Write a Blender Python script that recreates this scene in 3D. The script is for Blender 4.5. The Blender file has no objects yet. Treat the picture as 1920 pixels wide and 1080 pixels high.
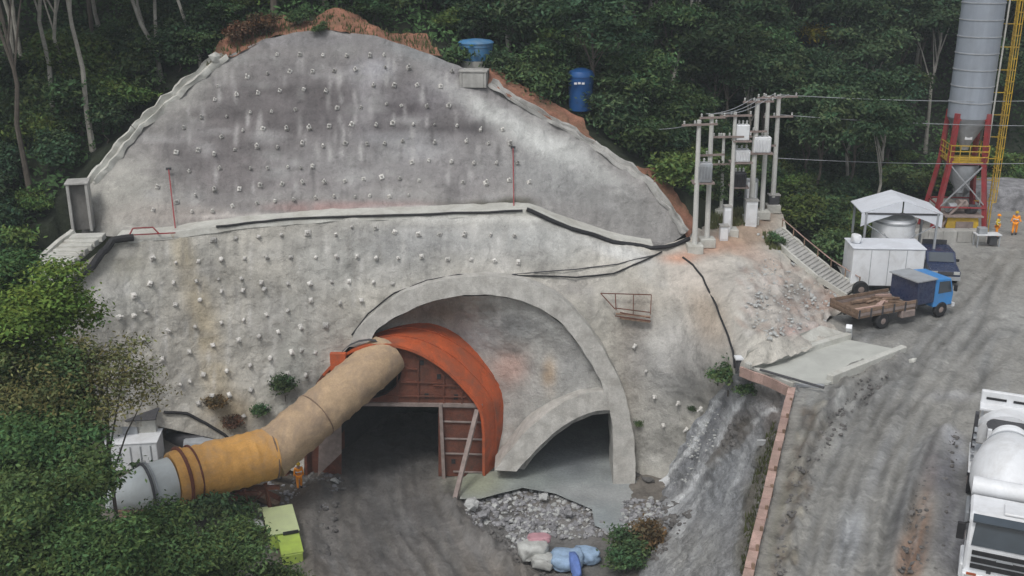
import bpy, bmesh, math, random
import numpy as np
from mathutils import Vector, Matrix, noise
from mathutils.geometry import delaunay_2d_cdt

R = math.radians
rnd = random.Random(7)
nprs = np.random.RandomState(11)
scene = bpy.context.scene
COL = scene.collection

# ---------------------------------------------------------------- camera, sky, sun, exposure
F, PITCH, CAMZ = 2000.0, R(18.5), 20.8
cs, sn = math.cos(PITCH), math.sin(PITCH)
cam_d = bpy.data.cameras.new('camera')
cam = bpy.data.objects.new('camera', cam_d)
COL.objects.link(cam)
cam.location = (0, 0, CAMZ)
cam.rotation_euler = (math.pi / 2 - PITCH, 0, 0)
cam_d.sensor_width = 36
cam_d.lens = 36 * F / 1920
cam_d.clip_end = 1500
scene.camera = cam

SUN_EL, SUN_AZ = R(58), R(205)          # azimuth clockwise from +Y
world = bpy.data.worlds.new('World')
scene.world = world
world.use_nodes = True
wn = world.node_tree
wn.nodes.clear()
sky = wn.nodes.new('ShaderNodeTexSky')
sky.sky_type = 'NISHITA'
sky.sun_disc = False
sky.sun_elevation = SUN_EL
sky.sun_rotation = SUN_AZ
sky.air_density = 1.0
sky.dust_density = 3.0
hs = wn.nodes.new('ShaderNodeHueSaturation')
hs.inputs['Saturation'].default_value = 0.30
bg = wn.nodes.new('ShaderNodeBackground')
bg.inputs['Strength'].default_value = 0.118
wo = wn.nodes.new('ShaderNodeOutputWorld')
wn.links.new(sky.outputs[0], hs.inputs['Color'])
wn.links.new(hs.outputs[0], bg.inputs['Color'])
wn.links.new(bg.outputs[0], wo.inputs['Surface'])
sd = bpy.data.lights.new('sun', 'SUN')
sd.energy = 1.15
sd.angle = R(15)
sd.color = (1.0, 0.97, 0.93)
sun = bpy.data.objects.new('sun', sd)
COL.objects.link(sun)
sdir = Vector((math.sin(SUN_AZ) * math.cos(SUN_EL), math.cos(SUN_AZ) * math.cos(SUN_EL), math.sin(SUN_EL)))
sun.rotation_euler = sdir.to_track_quat('Z', 'Y').to_euler()
sun.location = sdir * 100
vs = scene.view_settings
vs.view_transform = 'Standard'
vs.look = 'None'
vs.exposure = 0.30
vs.gamma = 1.0
vs.use_curve_mapping = False
scene.cycles.max_bounces = 5
scene.cycles.diffuse_bounces = 3
scene.cycles.transparent_max_bounces = 4

# ---------------------------------------------------------------- survey: sight lines to points
def ray(px, py):
    u, v = (px - 960) / F, (540 - py) / F
    return np.array([u, cs + v * sn, -sn + v * cs])

def P(px, py, Y=None, z=None, d=None):
    r = ray(px, py)
    if Y is not None: d = Y / r[1]
    elif z is not None: d = (z - CAMZ) / r[2]
    return Vector((r[0] * d, r[1] * d, CAMZ + r[2] * d))

def depth_of(px, py, Y=None, z=None):
    r = ray(px, py)
    return Y / r[1] if Y is not None else (z - CAMZ) / r[2]

class TPS:
    def __init__(s, pts, vals, smooth=0.0):
        s.p = np.array(pts, float); n = len(pts)
        K = s.k(s.p, s.p) + smooth * np.eye(n)
        A = np.zeros((n + 3, n + 3)); A[:n, :n] = K
        A[:n, n] = 1; A[:n, n + 1:] = s.p; A[n, :n] = 1; A[n + 1:, :n] = s.p.T
        s.w = np.linalg.solve(A, np.concatenate([np.array(vals, float), [0, 0, 0]]))
    def k(s, a, b):
        d2 = ((a[:, None, :] - b[None, :, :]) ** 2).sum(-1)
        return np.where(d2 > 0, d2 * np.log(d2 + 1e-12), 0) * 0.5
    def __call__(s, q):
        q = np.atleast_2d(np.array(q, float)); n = len(s.p)
        return s.k(q, s.p) @ s.w[:n] + s.w[n] + q @ s.w[n + 1:]

def in_poly(pts, poly):
    pts = np.atleast_2d(pts); x, y = pts[:, 0], pts[:, 1]
    ins = np.zeros(len(pts), bool); n = len(poly)
    for i in range(n):
        x0, y0 = poly[i]; x1, y1 = poly[(i + 1) % n]
        c = ((y0 > y) != (y1 > y)) & (x < (x1 - x0) * (y - y0) / ((y1 - y0) or 1e-9) + x0)
        ins ^= c
    return ins

def seg_dist(pts, path, closed=False):
    pts = np.atleast_2d(pts).astype(float); best = np.full(len(pts), 1e9)
    m = len(path)
    for i in range(m if closed else m - 1):
        a = np.array(path[i], float)[:2]; b = np.array(path[(i + 1) % m], float)[:2]
        ab = b - a; t = np.clip(((pts - a) @ ab) / (ab @ ab + 1e-9), 0, 1)
        best = np.minimum(best, np.hypot(*(pts - (a + t[:, None] * ab)).T))
    return best

# ---------------------------------------------------------------- objects, names and labels
def link(o, parent=None):
    COL.objects.link(o)
    if parent is not None: o.parent = parent
    return o

def tag(o, label=None, cat=None, group=None, kind=None):
    if label: o['label'] = label
    if cat: o['category'] = cat
    if group: o['group'] = group
    if kind: o['kind'] = kind
    return o

def thing(name, label, cat, loc=(0, 0, 0), rz=0, group=None):
    o = bpy.data.objects.new(name, None)
    o.empty_display_size = 0.3
    o.location = loc; o.rotation_euler = (0, 0, rz)
    link(o)
    return tag(o, label, cat, group)

def copy_tree(o, parent=None):
    c = o.copy(); COL.objects.link(c); c.parent = parent
    for ch in list(o.children): copy_tree(ch, c)
    return c

def clean_path(path):
    out = [Vector(path[0])]
    for p in path[1:]:
        if (Vector(p) - out[-1]).length > 1e-5: out.append(Vector(p))
    return out

class MB:
    def __init__(s): s.bm = bmesh.new()
    def box(s, c, size, rot=None, taper=1.0):
        m = Matrix.Translation(Vector(c))
        if rot is not None:
            m = m @ (rot.to_4x4() if isinstance(rot, Matrix) else Matrix.Rotation(rot, 4, 'Z'))
        v = []
        for z in (-.5, .5):
            t = 1 if z < 0 else taper
            for x, y in ((-.5, -.5), (.5, -.5), (.5, .5), (-.5, .5)):
                v.append(s.bm.verts.new(m @ Vector((x * size[0] * t, y * size[1] * t, z * size[2]))))
        for f in ((3, 2, 1, 0), (4, 5, 6, 7), (0, 1, 5, 4), (1, 2, 6, 5), (2, 3, 7, 6), (3, 0, 4, 7)):
            s.bm.faces.new([v[i] for i in f])
        return s
    def bar(s, a, b, w, h=None, up=Vector((0, 0, 1))):
        a, b = Vector(a), Vector(b); h = h or w
        d = (b - a); L = d.length; d.normalize()
        x = d.cross(up)
        if x.length < 1e-4: x = Vector((1, 0, 0))
        x.normalize(); y = d.cross(x)
        m = Matrix((x, y, d)).transposed()
        return s.box((a + b) / 2, (w, h, L), m)
    def tube(s, path, r, n=10, caps=True, closed=False):
        path = clean_path(path); rings = []
        rr = r if isinstance(r, (list, tuple)) else [r] * len(path)
        up = Vector((0, 0, 1)); last = None
        for i, p in enumerate(path):
            d = (path[min(i + 1, len(path) - 1)] - path[max(i - 1, 0)]).normalized()
            if last is None:
                x = d.cross(up)
                if x.length < 1e-3: x = Vector((1, 0, 0))
            else:
                x = last - d * last.dot(d)
            x.normalize(); last = x; y = d.cross(x)
            rings.append([s.bm.verts.new(p + (x * math.cos(2 * math.pi * k / n) + y * math.sin(2 * math.pi * k / n)) * rr[i]) for k in range(n)])
        for a, b in zip(rings, rings[1:]):
            for k in range(n): s.bm.faces.new((a[k], a[(k + 1) % n], b[(k + 1) % n], b[k])).smooth = True
        if caps:
            s.bm.faces.new(rings[0][::-1]); s.bm.faces.new(rings[-1])
        return s
    def cyl(s, a, b, r0, r1=None, n=14): return s.tube([a, b], [r0, r0 if r1 is None else r1], n)
    def lathe(s, prof, n=24, c=(0, 0, 0), rot=None):
        rings = []; m = Matrix.Translation(Vector(c)) @ (rot.to_4x4() if rot is not None else Matrix())
        for r, z in prof:
            rings.append([s.bm.verts.new(m @ Vector((r * math.cos(2 * math.pi * k / n), r * math.sin(2 * math.pi * k / n), z))) for k in range(n)])
        for a, b in zip(rings, rings[1:]):
            for k in range(n): s.bm.faces.new((a[k], a[(k + 1) % n], b[(k + 1) % n], b[k])).smooth = True
        s.bm.faces.new(rings[0][::-1]); s.bm.faces.new(rings[-1])
        return s
    def poly(s, pts, ext):
        """prism: polygon pts extruded by vector ext"""
        a = [s.bm.verts.new(Vector(p)) for p in pts]; b = [s.bm.verts.new(Vector(p) + Vector(ext)) for p in pts]
        n = len(a)
        s.bm.faces.new(a[::-1]); s.bm.faces.new(b)
        for i in range(n): s.bm.faces.new((a[i], a[(i + 1) % n], b[(i + 1) % n], b[i]))
        return s
    def strip(s, A, B, smooth=True):
        a = [s.bm.verts.new(Vector(p)) for p in A]; b = [s.bm.verts.new(Vector(p)) for p in B]
        for i in range(len(a) - 1): s.bm.faces.new((a[i], a[i + 1], b[i + 1], b[i])).smooth = smooth
        return s
    def rock(s, c, r, sq=(1, 1, .7), seed=0):
        g = random.Random(seed); n0 = len(s.bm.verts)
        res = bmesh.ops.create_icosphere(s.bm, subdivisions=1, radius=1.0)
        rot = Matrix.Rotation(g.uniform(0, 6.3), 3, 'Z') @ Matrix.Rotation(g.uniform(-.6, .6), 3, 'X')
        for v in res['verts']:
            q = v.co * g.uniform(.72, 1.15)
            v.co = Vector(c) + rot @ Vector((q.x * r * sq[0], q.y * r * sq[1], q.z * r * sq[2]))
        return s
    def build(s, name, m, parent=None, world=False, bevel=0, smooth=False, rough=0, rscale=1.0, sub=0):
        bmesh.ops.remove_doubles(s.bm, verts=s.bm.verts, dist=1e-5)
        if bevel:
            bmesh.ops.bevel(s.bm, geom=list(s.bm.edges), offset=bevel, segments=1, affect='EDGES', clamp_overlap=True)
        if sub:
            bmesh.ops.subdivide_edges(s.bm, edges=list(s.bm.edges), cuts=sub, use_grid_fill=True)
        if rough:
            for v in s.bm.verts:
                v.co += noise.noise_vector(v.co * rscale) * rough
        bmesh.ops.recalc_face_normals(s.bm, faces=s.bm.faces)
        if world and parent is not None:
            off = Vector(parent.location)
            for v in s.bm.verts: v.co -= off
        me = bpy.data.meshes.new(name); s.bm.to_mesh(me); s.bm.free()
        if smooth: me.shade_smooth()
        elif any(p.use_smooth for p in me.polygons): me.set_sharp_from_angle(angle=R(38))
        me.materials.append(m)
        o = bpy.data.objects.new(name, me)
        return link(o, parent)

# ---------------------------------------------------------------- materials
def mat(name, color, rough=.8, metal=0, var=.18, scale=2.0, bump=.0, bscale=12, dirt=None, dirt_amt=.4, attr=False,
        streak=0, spec=.4, grain=0, coat=0, obj_var=0, patch=None, bdist=.08):
    m = bpy.data.materials.new(name); m.use_nodes = True
    nt = m.node_tree; N = nt.nodes; L = nt.links
    b = N['Principled BSDF']; b.inputs['Roughness'].default_value = rough; b.inputs['Metallic'].default_value = metal
    b.inputs['Specular IOR Level'].default_value = spec
    if coat: b.inputs['Coat Weight'].default_value = coat
    geo = N.new('ShaderNodeNewGeometry')
    def nz(sc, det=6, vec=None, dist=0, ro=.6):
        t = N.new('ShaderNodeTexNoise'); t.inputs['Scale'].default_value = sc; t.inputs['Detail'].default_value = det
        t.inputs['Roughness'].default_value = ro; t.inputs['Distortion'].default_value = dist
        L.new(vec or geo.outputs['Position'], t.inputs['Vector']); return t.outputs['Fac']
    def mix(a, bb, f, mode='MIX'):
        x = N.new('ShaderNodeMix'); x.data_type = 'RGBA'; x.blend_type = mode
        for sock, v in ((x.inputs[0], f), (x.inputs[6], a), (x.inputs[7], bb)):
            if hasattr(v, 'is_linked'): L.new(v, sock)
            else: sock.default_value = v if not isinstance(v, tuple) else (*v, 1)
        return x.outputs[2]
    def ramp(f, a, bb, lo, hi):
        x = N.new('ShaderNodeMapRange'); x.inputs['From Min'].default_value = a; x.inputs['From Max'].default_value = bb
        x.inputs['To Min'].default_value = lo; x.inputs['To Max'].default_value = hi
        L.new(f, x.inputs['Value']); return x.outputs[0]
    if attr:
        at = N.new('ShaderNodeAttribute'); at.attribute_name = 'Col'; base = at.outputs['Color']
    else:
        rgb = N.new('ShaderNodeRGB'); rgb.outputs[0].default_value = (*color, 1); base = rgb.outputs[0]
    def scalecol(c, f):
        x = N.new('ShaderNodeVectorMath'); x.operation = 'SCALE'; L.new(c, x.inputs[0]); L.new(f, x.inputs['Scale'])
        return x.outputs[0]
    c = scalecol(base, ramp(nz(scale), .3, .7, 1 - var, 1 + var))
    if grain:
        c = scalecol(c, ramp(nz(scale * 9, 4), .3, .7, 1 - grain, 1 + grain))
    if patch:
        for sc_, lo_, hi_, dk, of in patch:      # crisp edged patches: (scale, edge from, edge to, factor inside, detail)
            c = scalecol(c, ramp(nz(sc_, of, None, .8, .72), lo_, hi_, 1, dk))
    if streak:
        mp = N.new('ShaderNodeMapping'); mp.inputs['Scale'].default_value = (2.2, .5, .16)
        L.new(geo.outputs['Position'], mp.inputs['Vector'])
        s1 = nz(1.0, 5, mp.outputs[0], .4)
        c = scalecol(c, ramp(s1, .35, .68, 1 + streak * .6, 1 - streak))
    if dirt:
        f = ramp(nz(scale * .6, 8, None, .6, .7), .45, .68, 0, dirt_amt)
        c = mix(c, dirt, f)
    if obj_var:
        oi = N.new('ShaderNodeObjectInfo'); c = scalecol(c, ramp(oi.outputs['Random'], 0, 1, 1 - obj_var, 1 + obj_var))
    L.new(c, b.inputs['Base Color'])
    L.new(ramp(nz(scale * 2.3), .3, .7, max(rough - .12, .05), min(rough + .12, 1)), b.inputs['Roughness'])
    if bump:
        bp = N.new('ShaderNodeBump'); bp.inputs['Strength'].default_value = bump; bp.inputs['Distance'].default_value = bdist
        L.new(nz(bscale, 8, None, .3, .65), bp.inputs['Height']); L.new(bp.outputs[0], b.inputs['Normal'])
    return m

def leaf_mat(name, col, var=.35, trans=.22):
    m = bpy.data.materials.new(name); m.use_nodes = True
    nt = m.node_tree; N = nt.nodes; L = nt.links; N.remove(N['Principled BSDF'])
    at = N.new('ShaderNodeAttribute'); at.attribute_name = 'Col'
    oi = N.new('ShaderNodeObjectInfo')
    mr = N.new('ShaderNodeMapRange'); mr.inputs['To Min'].default_value = 1 - var; mr.inputs['To Max'].default_value = 1 + var
    L.new(oi.outputs['Random'], mr.inputs['Value'])
    rgb = N.new('ShaderNodeMix'); rgb.data_type = 'RGBA'; rgb.blend_type = 'MULTIPLY'; rgb.inputs[0].default_value = 1
    rgb.inputs[6].default_value = (*col, 1); L.new(at.outputs['Color'], rgb.inputs[7])
    sc = N.new('ShaderNodeVectorMath'); sc.operation = 'SCALE'; L.new(rgb.outputs[2], sc.inputs[0]); L.new(mr.outputs[0], sc.inputs['Scale'])
    hu = N.new('ShaderNodeHueSaturation')
    m2 = N.new('ShaderNodeMapRange'); m2.inputs['To Min'].default_value = .475; m2.inputs['To Max'].default_value = .515
    mu = N.new('ShaderNodeMath'); mu.operation = 'FRACT'; m3 = N.new('ShaderNodeMath'); m3.operation = 'MULTIPLY'; m3.inputs[1].default_value = 7.3
    L.new(oi.outputs['Random'], m3.inputs[0]); L.new(m3.outputs[0], mu.inputs[0]); L.new(mu.outputs[0], m2.inputs['Value'])
    L.new(m2.outputs[0], hu.inputs['Hue']); L.new(sc.outputs[0], hu.inputs['Color'])
    d = N.new('ShaderNodeBsdfDiffuse'); t = N.new('ShaderNodeBsdfTranslucent'); x = N.new('ShaderNodeMixShader')
    x.inputs[0].default_value = trans
    L.new(hu.outputs[0], d.inputs[0]); L.new(hu.outputs[0], t.inputs[0]); L.new(d.outputs[0], x.inputs[1]); L.new(t.outputs[0], x.inputs[2])
    L.new(x.outputs[0], N['Material Output'].inputs[0])
    return m

M = {}
M['shotcrete'] = mat('sprayed_concrete', (.4, .4, .4), .92, attr=True, var=.12, scale=2.2, grain=.14, streak=.10, bump=1.0, bscale=3.2, bdist=.12, patch=[(.9, .54, .60, .84, 9), (1.6, .58, .62, 1.14, 9), (3.5, .60, .66, .78, 6)])
M['concrete'] = mat('cast_concrete', (.40, .395, .375), .88, var=.12, scale=1.2, grain=.08, streak=.15, bump=.35, bscale=6, dirt=(.2, .19, .17), dirt_amt=.4)
M['ring_concrete'] = mat('ring_concrete', (.46, .45, .42), .9, var=.16, scale=1.5, grain=.12, streak=.10, bump=.7, bscale=5, dirt=(.24, .225, .2), dirt_amt=.6)
M['pale_concrete'] = mat('pale_concrete', (.52, .52, .48), .88, var=.12, scale=1.0, grain=.08, bump=.3, bscale=6, dirt=(.27, .25, .21), dirt_amt=.5)
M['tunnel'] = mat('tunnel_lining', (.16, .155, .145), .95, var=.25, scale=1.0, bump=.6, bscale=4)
M['mud'] = mat('mud', (.1, .1, .1), .62, attr=True, var=.12, scale=.6, grain=.16, bump=1.0, bscale=4, bdist=.09, spec=.45, patch=[(.5, .53, .58, .80, 10), (1.0, .57, .61, 1.2, 10), (4.0, .60, .66, .72, 6)])
M['apron'] = mat('wet_apron', (.3, .3, .3), .6, attr=True, var=.12, scale=.8, grain=.12, bump=.6, bscale=4, bdist=.12)
M['bank'] = mat('rough_bank', (.3, .3, .3), .75, attr=True, var=.14, scale=1.2, grain=.2, bump=1.0, bscale=3.5, bdist=.18, patch=[(.8, .53, .58, .74, 9), (1.5, .57, .61, 1.3, 9), (4.0, .58, .64, .65, 6)])
M['soil'] = mat('red_soil', (.27, .13, .085), .95, var=.35, scale=.9, grain=.25, bump=.8, bscale=4, dirt=(.1, .085, .05), dirt_amt=.7)
M['edge_soil'] = mat('brown_edge_soil', (.15, .11, .09), .95, var=.35, scale=.9, grain=.25, bump=.8, bscale=4, dirt=(.2, .19, .18), dirt_amt=.7)
M['forest_floor'] = mat('forest_floor', (.020, .026, .014), .97, var=.4, scale=.8, grain=.3, bump=.8, bscale=3)
M['bolt'] = mat('anchor_concrete', (.58, .57, .54), .8, var=.3, scale=5, obj_var=.28, dirt=(.22, .2, .18), dirt_amt=.5)
M['bolt_dark'] = mat('anchor_steel', (.08, .075, .07), .7)
M['orange'] = mat('orange_paint', (.46, .095, .030), .7, var=.14, scale=1.1, grain=.10, dirt=(.19, .085, .055), dirt_amt=.8, bump=.3, bscale=4, patch=[(1.4, .57, .62, .72, 9), (2.6, .60, .64, 1.25, 9)])
M['rust'] = mat('rusted_red_steel', (.15, .052, .032), .85, var=.3, scale=1.6, grain=.2, dirt=(.07, .045, .035), dirt_amt=.8, bump=.4, bscale=9)
M['rust_pale'] = mat('dusty_steel', (.26, .21, .19), .8, var=.25, scale=3)
M['redpaint'] = mat('red_paint', (.30, .035, .04), .6, var=.2, scale=2, dirt=(.2, .12, .11), dirt_amt=.5)
M['yellow'] = mat('yellow_paint', (.55, .36, .03), .55, var=.15, scale=2, dirt=(.22, .17, .1), dirt_amt=.6)
M['duct_tan'] = mat('dusty_duct_fabric', (.43, .31, .195), .85, var=.14, scale=1.1, grain=.12, dirt=(.22, .17, .135), dirt_amt=.75, bump=.6, bscale=3)
M['duct_orange'] = mat('orange_duct_fabric', (.56, .30, .085), .8, var=.14, scale=1.1, grain=.1, dirt=(.38, .25, .14), dirt_amt=.8, bump=.6, bscale=3)
M['duct_white'] = mat('pale_duct_metal', (.52, .56, .56), .6, var=.08, scale=1.2, dirt=(.36, .37, .35), dirt_amt=.5)
M['white'] = mat('white_paint', (.74, .76, .78), .5, var=.06, scale=1.5, dirt=(.42, .41, .39), dirt_amt=.4)
M['whiteroof'] = mat('white_roof_sheet', (.66, .69, .74), .6, var=.07, scale=1.0, dirt=(.4, .4, .4), dirt_amt=.3)
M['grey'] = mat('grey_paint', (.33, .35, .37), .6, var=.12, scale=2, dirt=(.2, .19, .18), dirt_amt=.4)
M['silo'] = mat('silo_paint', (.30, .335, .385), .55, var=.05, scale=.6, streak=.10, dirt=(.22, .235, .25), dirt_amt=.4)
M['pole'] = mat('pole_concrete', (.55, .55, .52), .85, var=.1, scale=1.5, grain=.08)
M['dark'] = mat('dark_rubber', (.022, .022, .024), .75, var=.3, scale=4)
M['darksteel'] = mat('dark_steel', (.06, .06, .065), .6, var=.3, scale=4)
M['glass'] = mat('vehicle_glass', (.05, .065, .08), .12, var=.1, spec=.9)
M['blue'] = mat('blue_cab_paint', (.05, .26, .62), .4, var=.08, scale=2, dirt=(.12, .2, .33), dirt_amt=.4)
M['tankblue'] = mat('blue_tank_plastic', (.015, .085, .26), .45, var=.12, scale=1.5)
M['tankpale'] = mat('faded_blue_tank', (.05, .18, .36), .55, var=.25, scale=1.2, dirt=(.24, .3, .33), dirt_amt=.5)
M['navy'] = mat('navy_car_paint', (.022, .035, .085), .3, var=.1, scale=2, coat=.3, dirt=(.1, .1, .11), dirt_amt=.25)
M['wood'] = mat('weathered_wood', (.22, .15, .105), .9, var=.35, scale=4, grain=.2, obj_var=.25)
M['wood_pink'] = mat('reddish_boards', (.40, .275, .235), .9, var=.2, scale=2.0, grain=.15, dirt=(.25, .19, .15), dirt_amt=.6, obj_var=.18)
M['skin'] = mat('skin', (.35, .2, .14), .6)
M['hiviz'] = mat('orange_workwear', (.92, .32, .02), .8, var=.12, scale=6)
M['hivizy'] = mat('yellow_workwear', (.65, .48, .05), .8, var=.12, scale=6)
M['lime'] = mat('lime_sheet', (.58, .66, .36), .6, var=.06, scale=1.5, dirt=(.45, .5, .32), dirt_amt=.4)
M['limedark'] = mat('lime_paint', (.42, .56, .10), .6, var=.12, scale=1.5, dirt=(.25, .3, .12), dirt_amt=.5)
M['bag_white'] = mat('white_bag', (.45, .46, .44), .85, var=.2, scale=2.5, grain=.1, dirt=(.25, .24, .22), dirt_amt=.6)
M['bag_pink'] = mat('pink_bag', (.45, .25, .28), .85, var=.15, scale=3)
M['tarp'] = mat('pale_blue_tarp', (.27, .38, .52), .7, var=.25, scale=2.5, grain=.12)
M['tarp_blue'] = mat('blue_tarp', (.12, .2, .48), .7, var=.2, scale=2.5)
M['stone'] = mat('grey_stone', (.25, .25, .26), .9, var=.45, scale=1.7, grain=.25, bump=.3)
M['stone_pale'] = mat('pale_stone', (.42, .43, .42), .9, var=.25, scale=1.5, grain=.2, bump=.4)
M['stone_dark'] = mat('dark_stone', (.13, .125, .12), .9, var=.4, scale=1.5, grain=.2, bump=.4)
M['bark'] = mat('bark', (.10, .085, .07), .95, var=.3, scale=2.5, bump=.5, bscale=8)
M['bark_pale'] = mat('pale_bark', (.30, .285, .25), .9, var=.3, scale=1.6, grain=.2, bump=.3, bscale=8)
LEAF = [leaf_mat('leaf_dark', (.050, .092, .050)), leaf_mat('leaf_mid', (.070, .125, .056)),
        leaf_mat('leaf_bright', (.095, .155, .050), .2), leaf_mat('leaf_brown', (.12, .14, .06), .2),
        leaf_mat('leaf_near', (.078, .14, .055), .15), leaf_mat('leaf_dry', (.12, .085, .05), .2), leaf_mat('leaf_yellow', (.17, .15, .028), .15), leaf_mat('leaf_near_bright', (.12, .185, .045), .15)]

# ---------------------------------------------------------------- sheets of ground and face
def blobs(base, spots):
    """albedo of a surface with stains: base colour and list of (x, y, rx, ry, rgb, strength)"""
    def f(q):
        c = np.tile(np.array(base, float), (len(q), 1))
        for s in spots:
            x, y, rx, ry, col, k = s[:6]; a = R(s[6]) if len(s) > 6 else 0
            dx, dy = q[:, 0] - x, q[:, 1] - y
            u = dx * math.cos(a) + dy * math.sin(a); v = -dx * math.sin(a) + dy * math.cos(a)
            wob = 1 + .25 * np.sin(q[:, 0] * .031 + y) * np.cos(q[:, 1] * .043 + x)
            w = np.exp(-(((u / rx) ** 2 + (v / ry) ** 2) * wob) ** 1.4) * k
            c = c * (1 - w[:, None]) + np.array(col) * w[:, None]
        return c
    return f

class Sheet:
    def __init__(s, ctrl):
        s.t = TPS([(c[0] / 100, c[1] / 100) for c in ctrl],
                  [1 / depth_of(c[0], c[1], **{c[2]: c[3]}) for c in ctrl])
    def pos(s, q):
        q = np.atleast_2d(np.array(q, float)); inv = s.t(q / 100)
        u, v = (q[:, 0] - 960) / F, (540 - q[:, 1]) / F
        d = 1 / inv
        return np.stack([u * d, (cs + v * sn) * d, CAMZ + (-sn + v * cs) * d], 1)
    def at(s, px, py, off=0.0):
        a = s.pos([(px, py), (px + 8, py), (px, py - 8)])
        n = np.cross(a[1] - a[0], a[2] - a[0]); n /= np.linalg.norm(n)
        if n @ (np.array([0, 0, CAMZ]) - a[0]) < 0: n = -n
        return Vector(a[0] + n * off), Vector(n)
    def mesh(s, name, poly, step, m, paint=None, amp=.1, sc=.5, fine=.03, rut=None, parent=None, kind='structure', label=None):
        poly = [np.array(p[:2], float) for p in poly]; b = []
        for i in range(len(poly)):
            p, q = poly[i], poly[(i + 1) % len(poly)]
            n = max(1, int(np.hypot(*(q - p)) / step))
            for k in range(n): b.append(p + (q - p) * k / n)
        b = np.array(b); lo, hi = b.min(0), b.max(0)
        gx, gy = np.meshgrid(np.arange(lo[0], hi[0], step), np.arange(lo[1], hi[1], step * .9))
        gx = gx + (np.arange(gx.shape[0]) % 2)[:, None] * step * .5
        g = np.stack([gx.ravel(), gy.ravel()], 1) + nprs.uniform(-.2, .2, (gx.size, 2)) * step
        g = g[in_poly(g, b)]
        g = g[seg_dist(g, b, True) > step * .55]
        allp = np.concatenate([b, g])
        nb = len(b)
        r = delaunay_2d_cdt([Vector(p) for p in allp], [], [list(range(nb))], 1, 1e-4)
        q = np.array([tuple(v) for v in r[0]]); p3 = s.pos(q); e = 4.0
        px = s.pos(q + [e, 0]) - p3; py = s.pos(q + [0, -e]) - p3
        n = np.cross(px, py); n /= np.linalg.norm(n, axis=1)[:, None]
        disp = np.array([noise.fractal(Vector(v) * sc, 1.0, 2.0, 4) * amp + noise.noise(Vector(v) * 2.9) * fine for v in p3])
        if rut is not None: disp += rut(q, p3)
        p3 = p3 + n * disp[:, None]
        me = bpy.data.meshes.new(name); me.from_pydata([tuple(v) for v in p3], [], [tuple(f) for f in r[2]])
        me.shade_smooth()
        ca = me.color_attributes.new('Col', 'FLOAT_COLOR', 'POINT')
        c = paint(q) if paint else np.tile([.4, .4, .4], (len(q), 1))
        jitter = np.array([noise.fractal(Vector(v) * .7, 1.0, 2.0, 4) for v in p3])
        c = np.clip(c * (1 + .17 * jitter[:, None]), 0.005, 1)
        ca.data.foreach_set('color', np.concatenate([c, np.ones((len(c), 1))], 1).ravel())
        me.materials.append(m)
        bm = bmesh.new(); bm.from_mesh(me); bm.normal_update()
        if sum(f.normal.z - f.normal.y for f in bm.faces) < 0: bmesh.ops.reverse_faces(bm, faces=bm.faces)
        bm.to_mesh(me); bm.free()
        o = bpy.data.objects.new(name, me); link(o, parent)
        if kind and parent is None: o['kind'] = kind
        if label: o['label'] = label
        return o

# ---- site outline in plan (metres)
SITE = [(-25.0, 55), (-26.2, 58), (-26.4, 60.5), (-25.3, 62), (-22.2, 66.2), (-18.5, 69.3), (-12.2, 71), (-6, 70.8), (-1.3, 70), (5.4, 68.4),
        (9.4, 66.3), (11.8, 64.8), (15, 69.2), (18.6, 72), (20.8, 70), (22, 65.5), (24, 68), (27.5, 70), (29, 80), (31, 86), (60, 88), (90, 88), (90, 5), (-6, 5),
        (-9, 25), (-14, 36), (-20, 43.5), (-25, 49), (-26, 53)]
gpts = [(-25.6, 54.5, 2.4), (-26.6, 58, 3.5), (-26.9, 60.5, 4.5), (-25.8, 62.3, 6.8), (-22.8, 66.6, 9.8), (-19, 69.8, 12.9), (-12.2, 71.5, 14.9), (-6, 71.3, 13.4),
        (-1, 70.5, 11.5), (5.8, 68.9, 7.8), (9.9, 66.8, 5.6), (12.3, 65.5, 3.6), (15, 70, 3.0), (18.6, 72.6, 2.6), (21.4, 70, .5), (22.4, 66, 0), (25, 69, -.2), (28, 78, -.4),
        (31, 87, -.5), (60, 89, -.5), (90, 89, 0), (-12, 80, 18), (-2, 80, 15.5), (6, 78, 11), (14, 78, 6), (20, 79, 2.5), (-30, 70, 10), (-42, 62, 8), (-38, 52, -2),
        (-30, 46, -7), (-52, 45, -4), (-24, 47, -9), (-19, 41, -10.5), (-14, 34, -11), (-28, 51, -4), (-20, 100, 27), (0, 100, 25), (20, 98, 13), (40, 99, 8.5), (60, 102, 10), (-55, 100, 27), (-60, 165, 66), (0, 165, 68), (60, 165, 60),
        (120, 125, 35), (-120, 100, 32), (-32, 30, -10), (-12, 20, -11.5), (-60, 20, -5), (-120, 20, -5), (120, 89, 0)]
GT = TPS([(a / 10, b / 10) for a, b, c in gpts], [c for a, b, c in gpts], .01)
def ground(x, y): return float(GT([(x / 10, y / 10)])[0])

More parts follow.
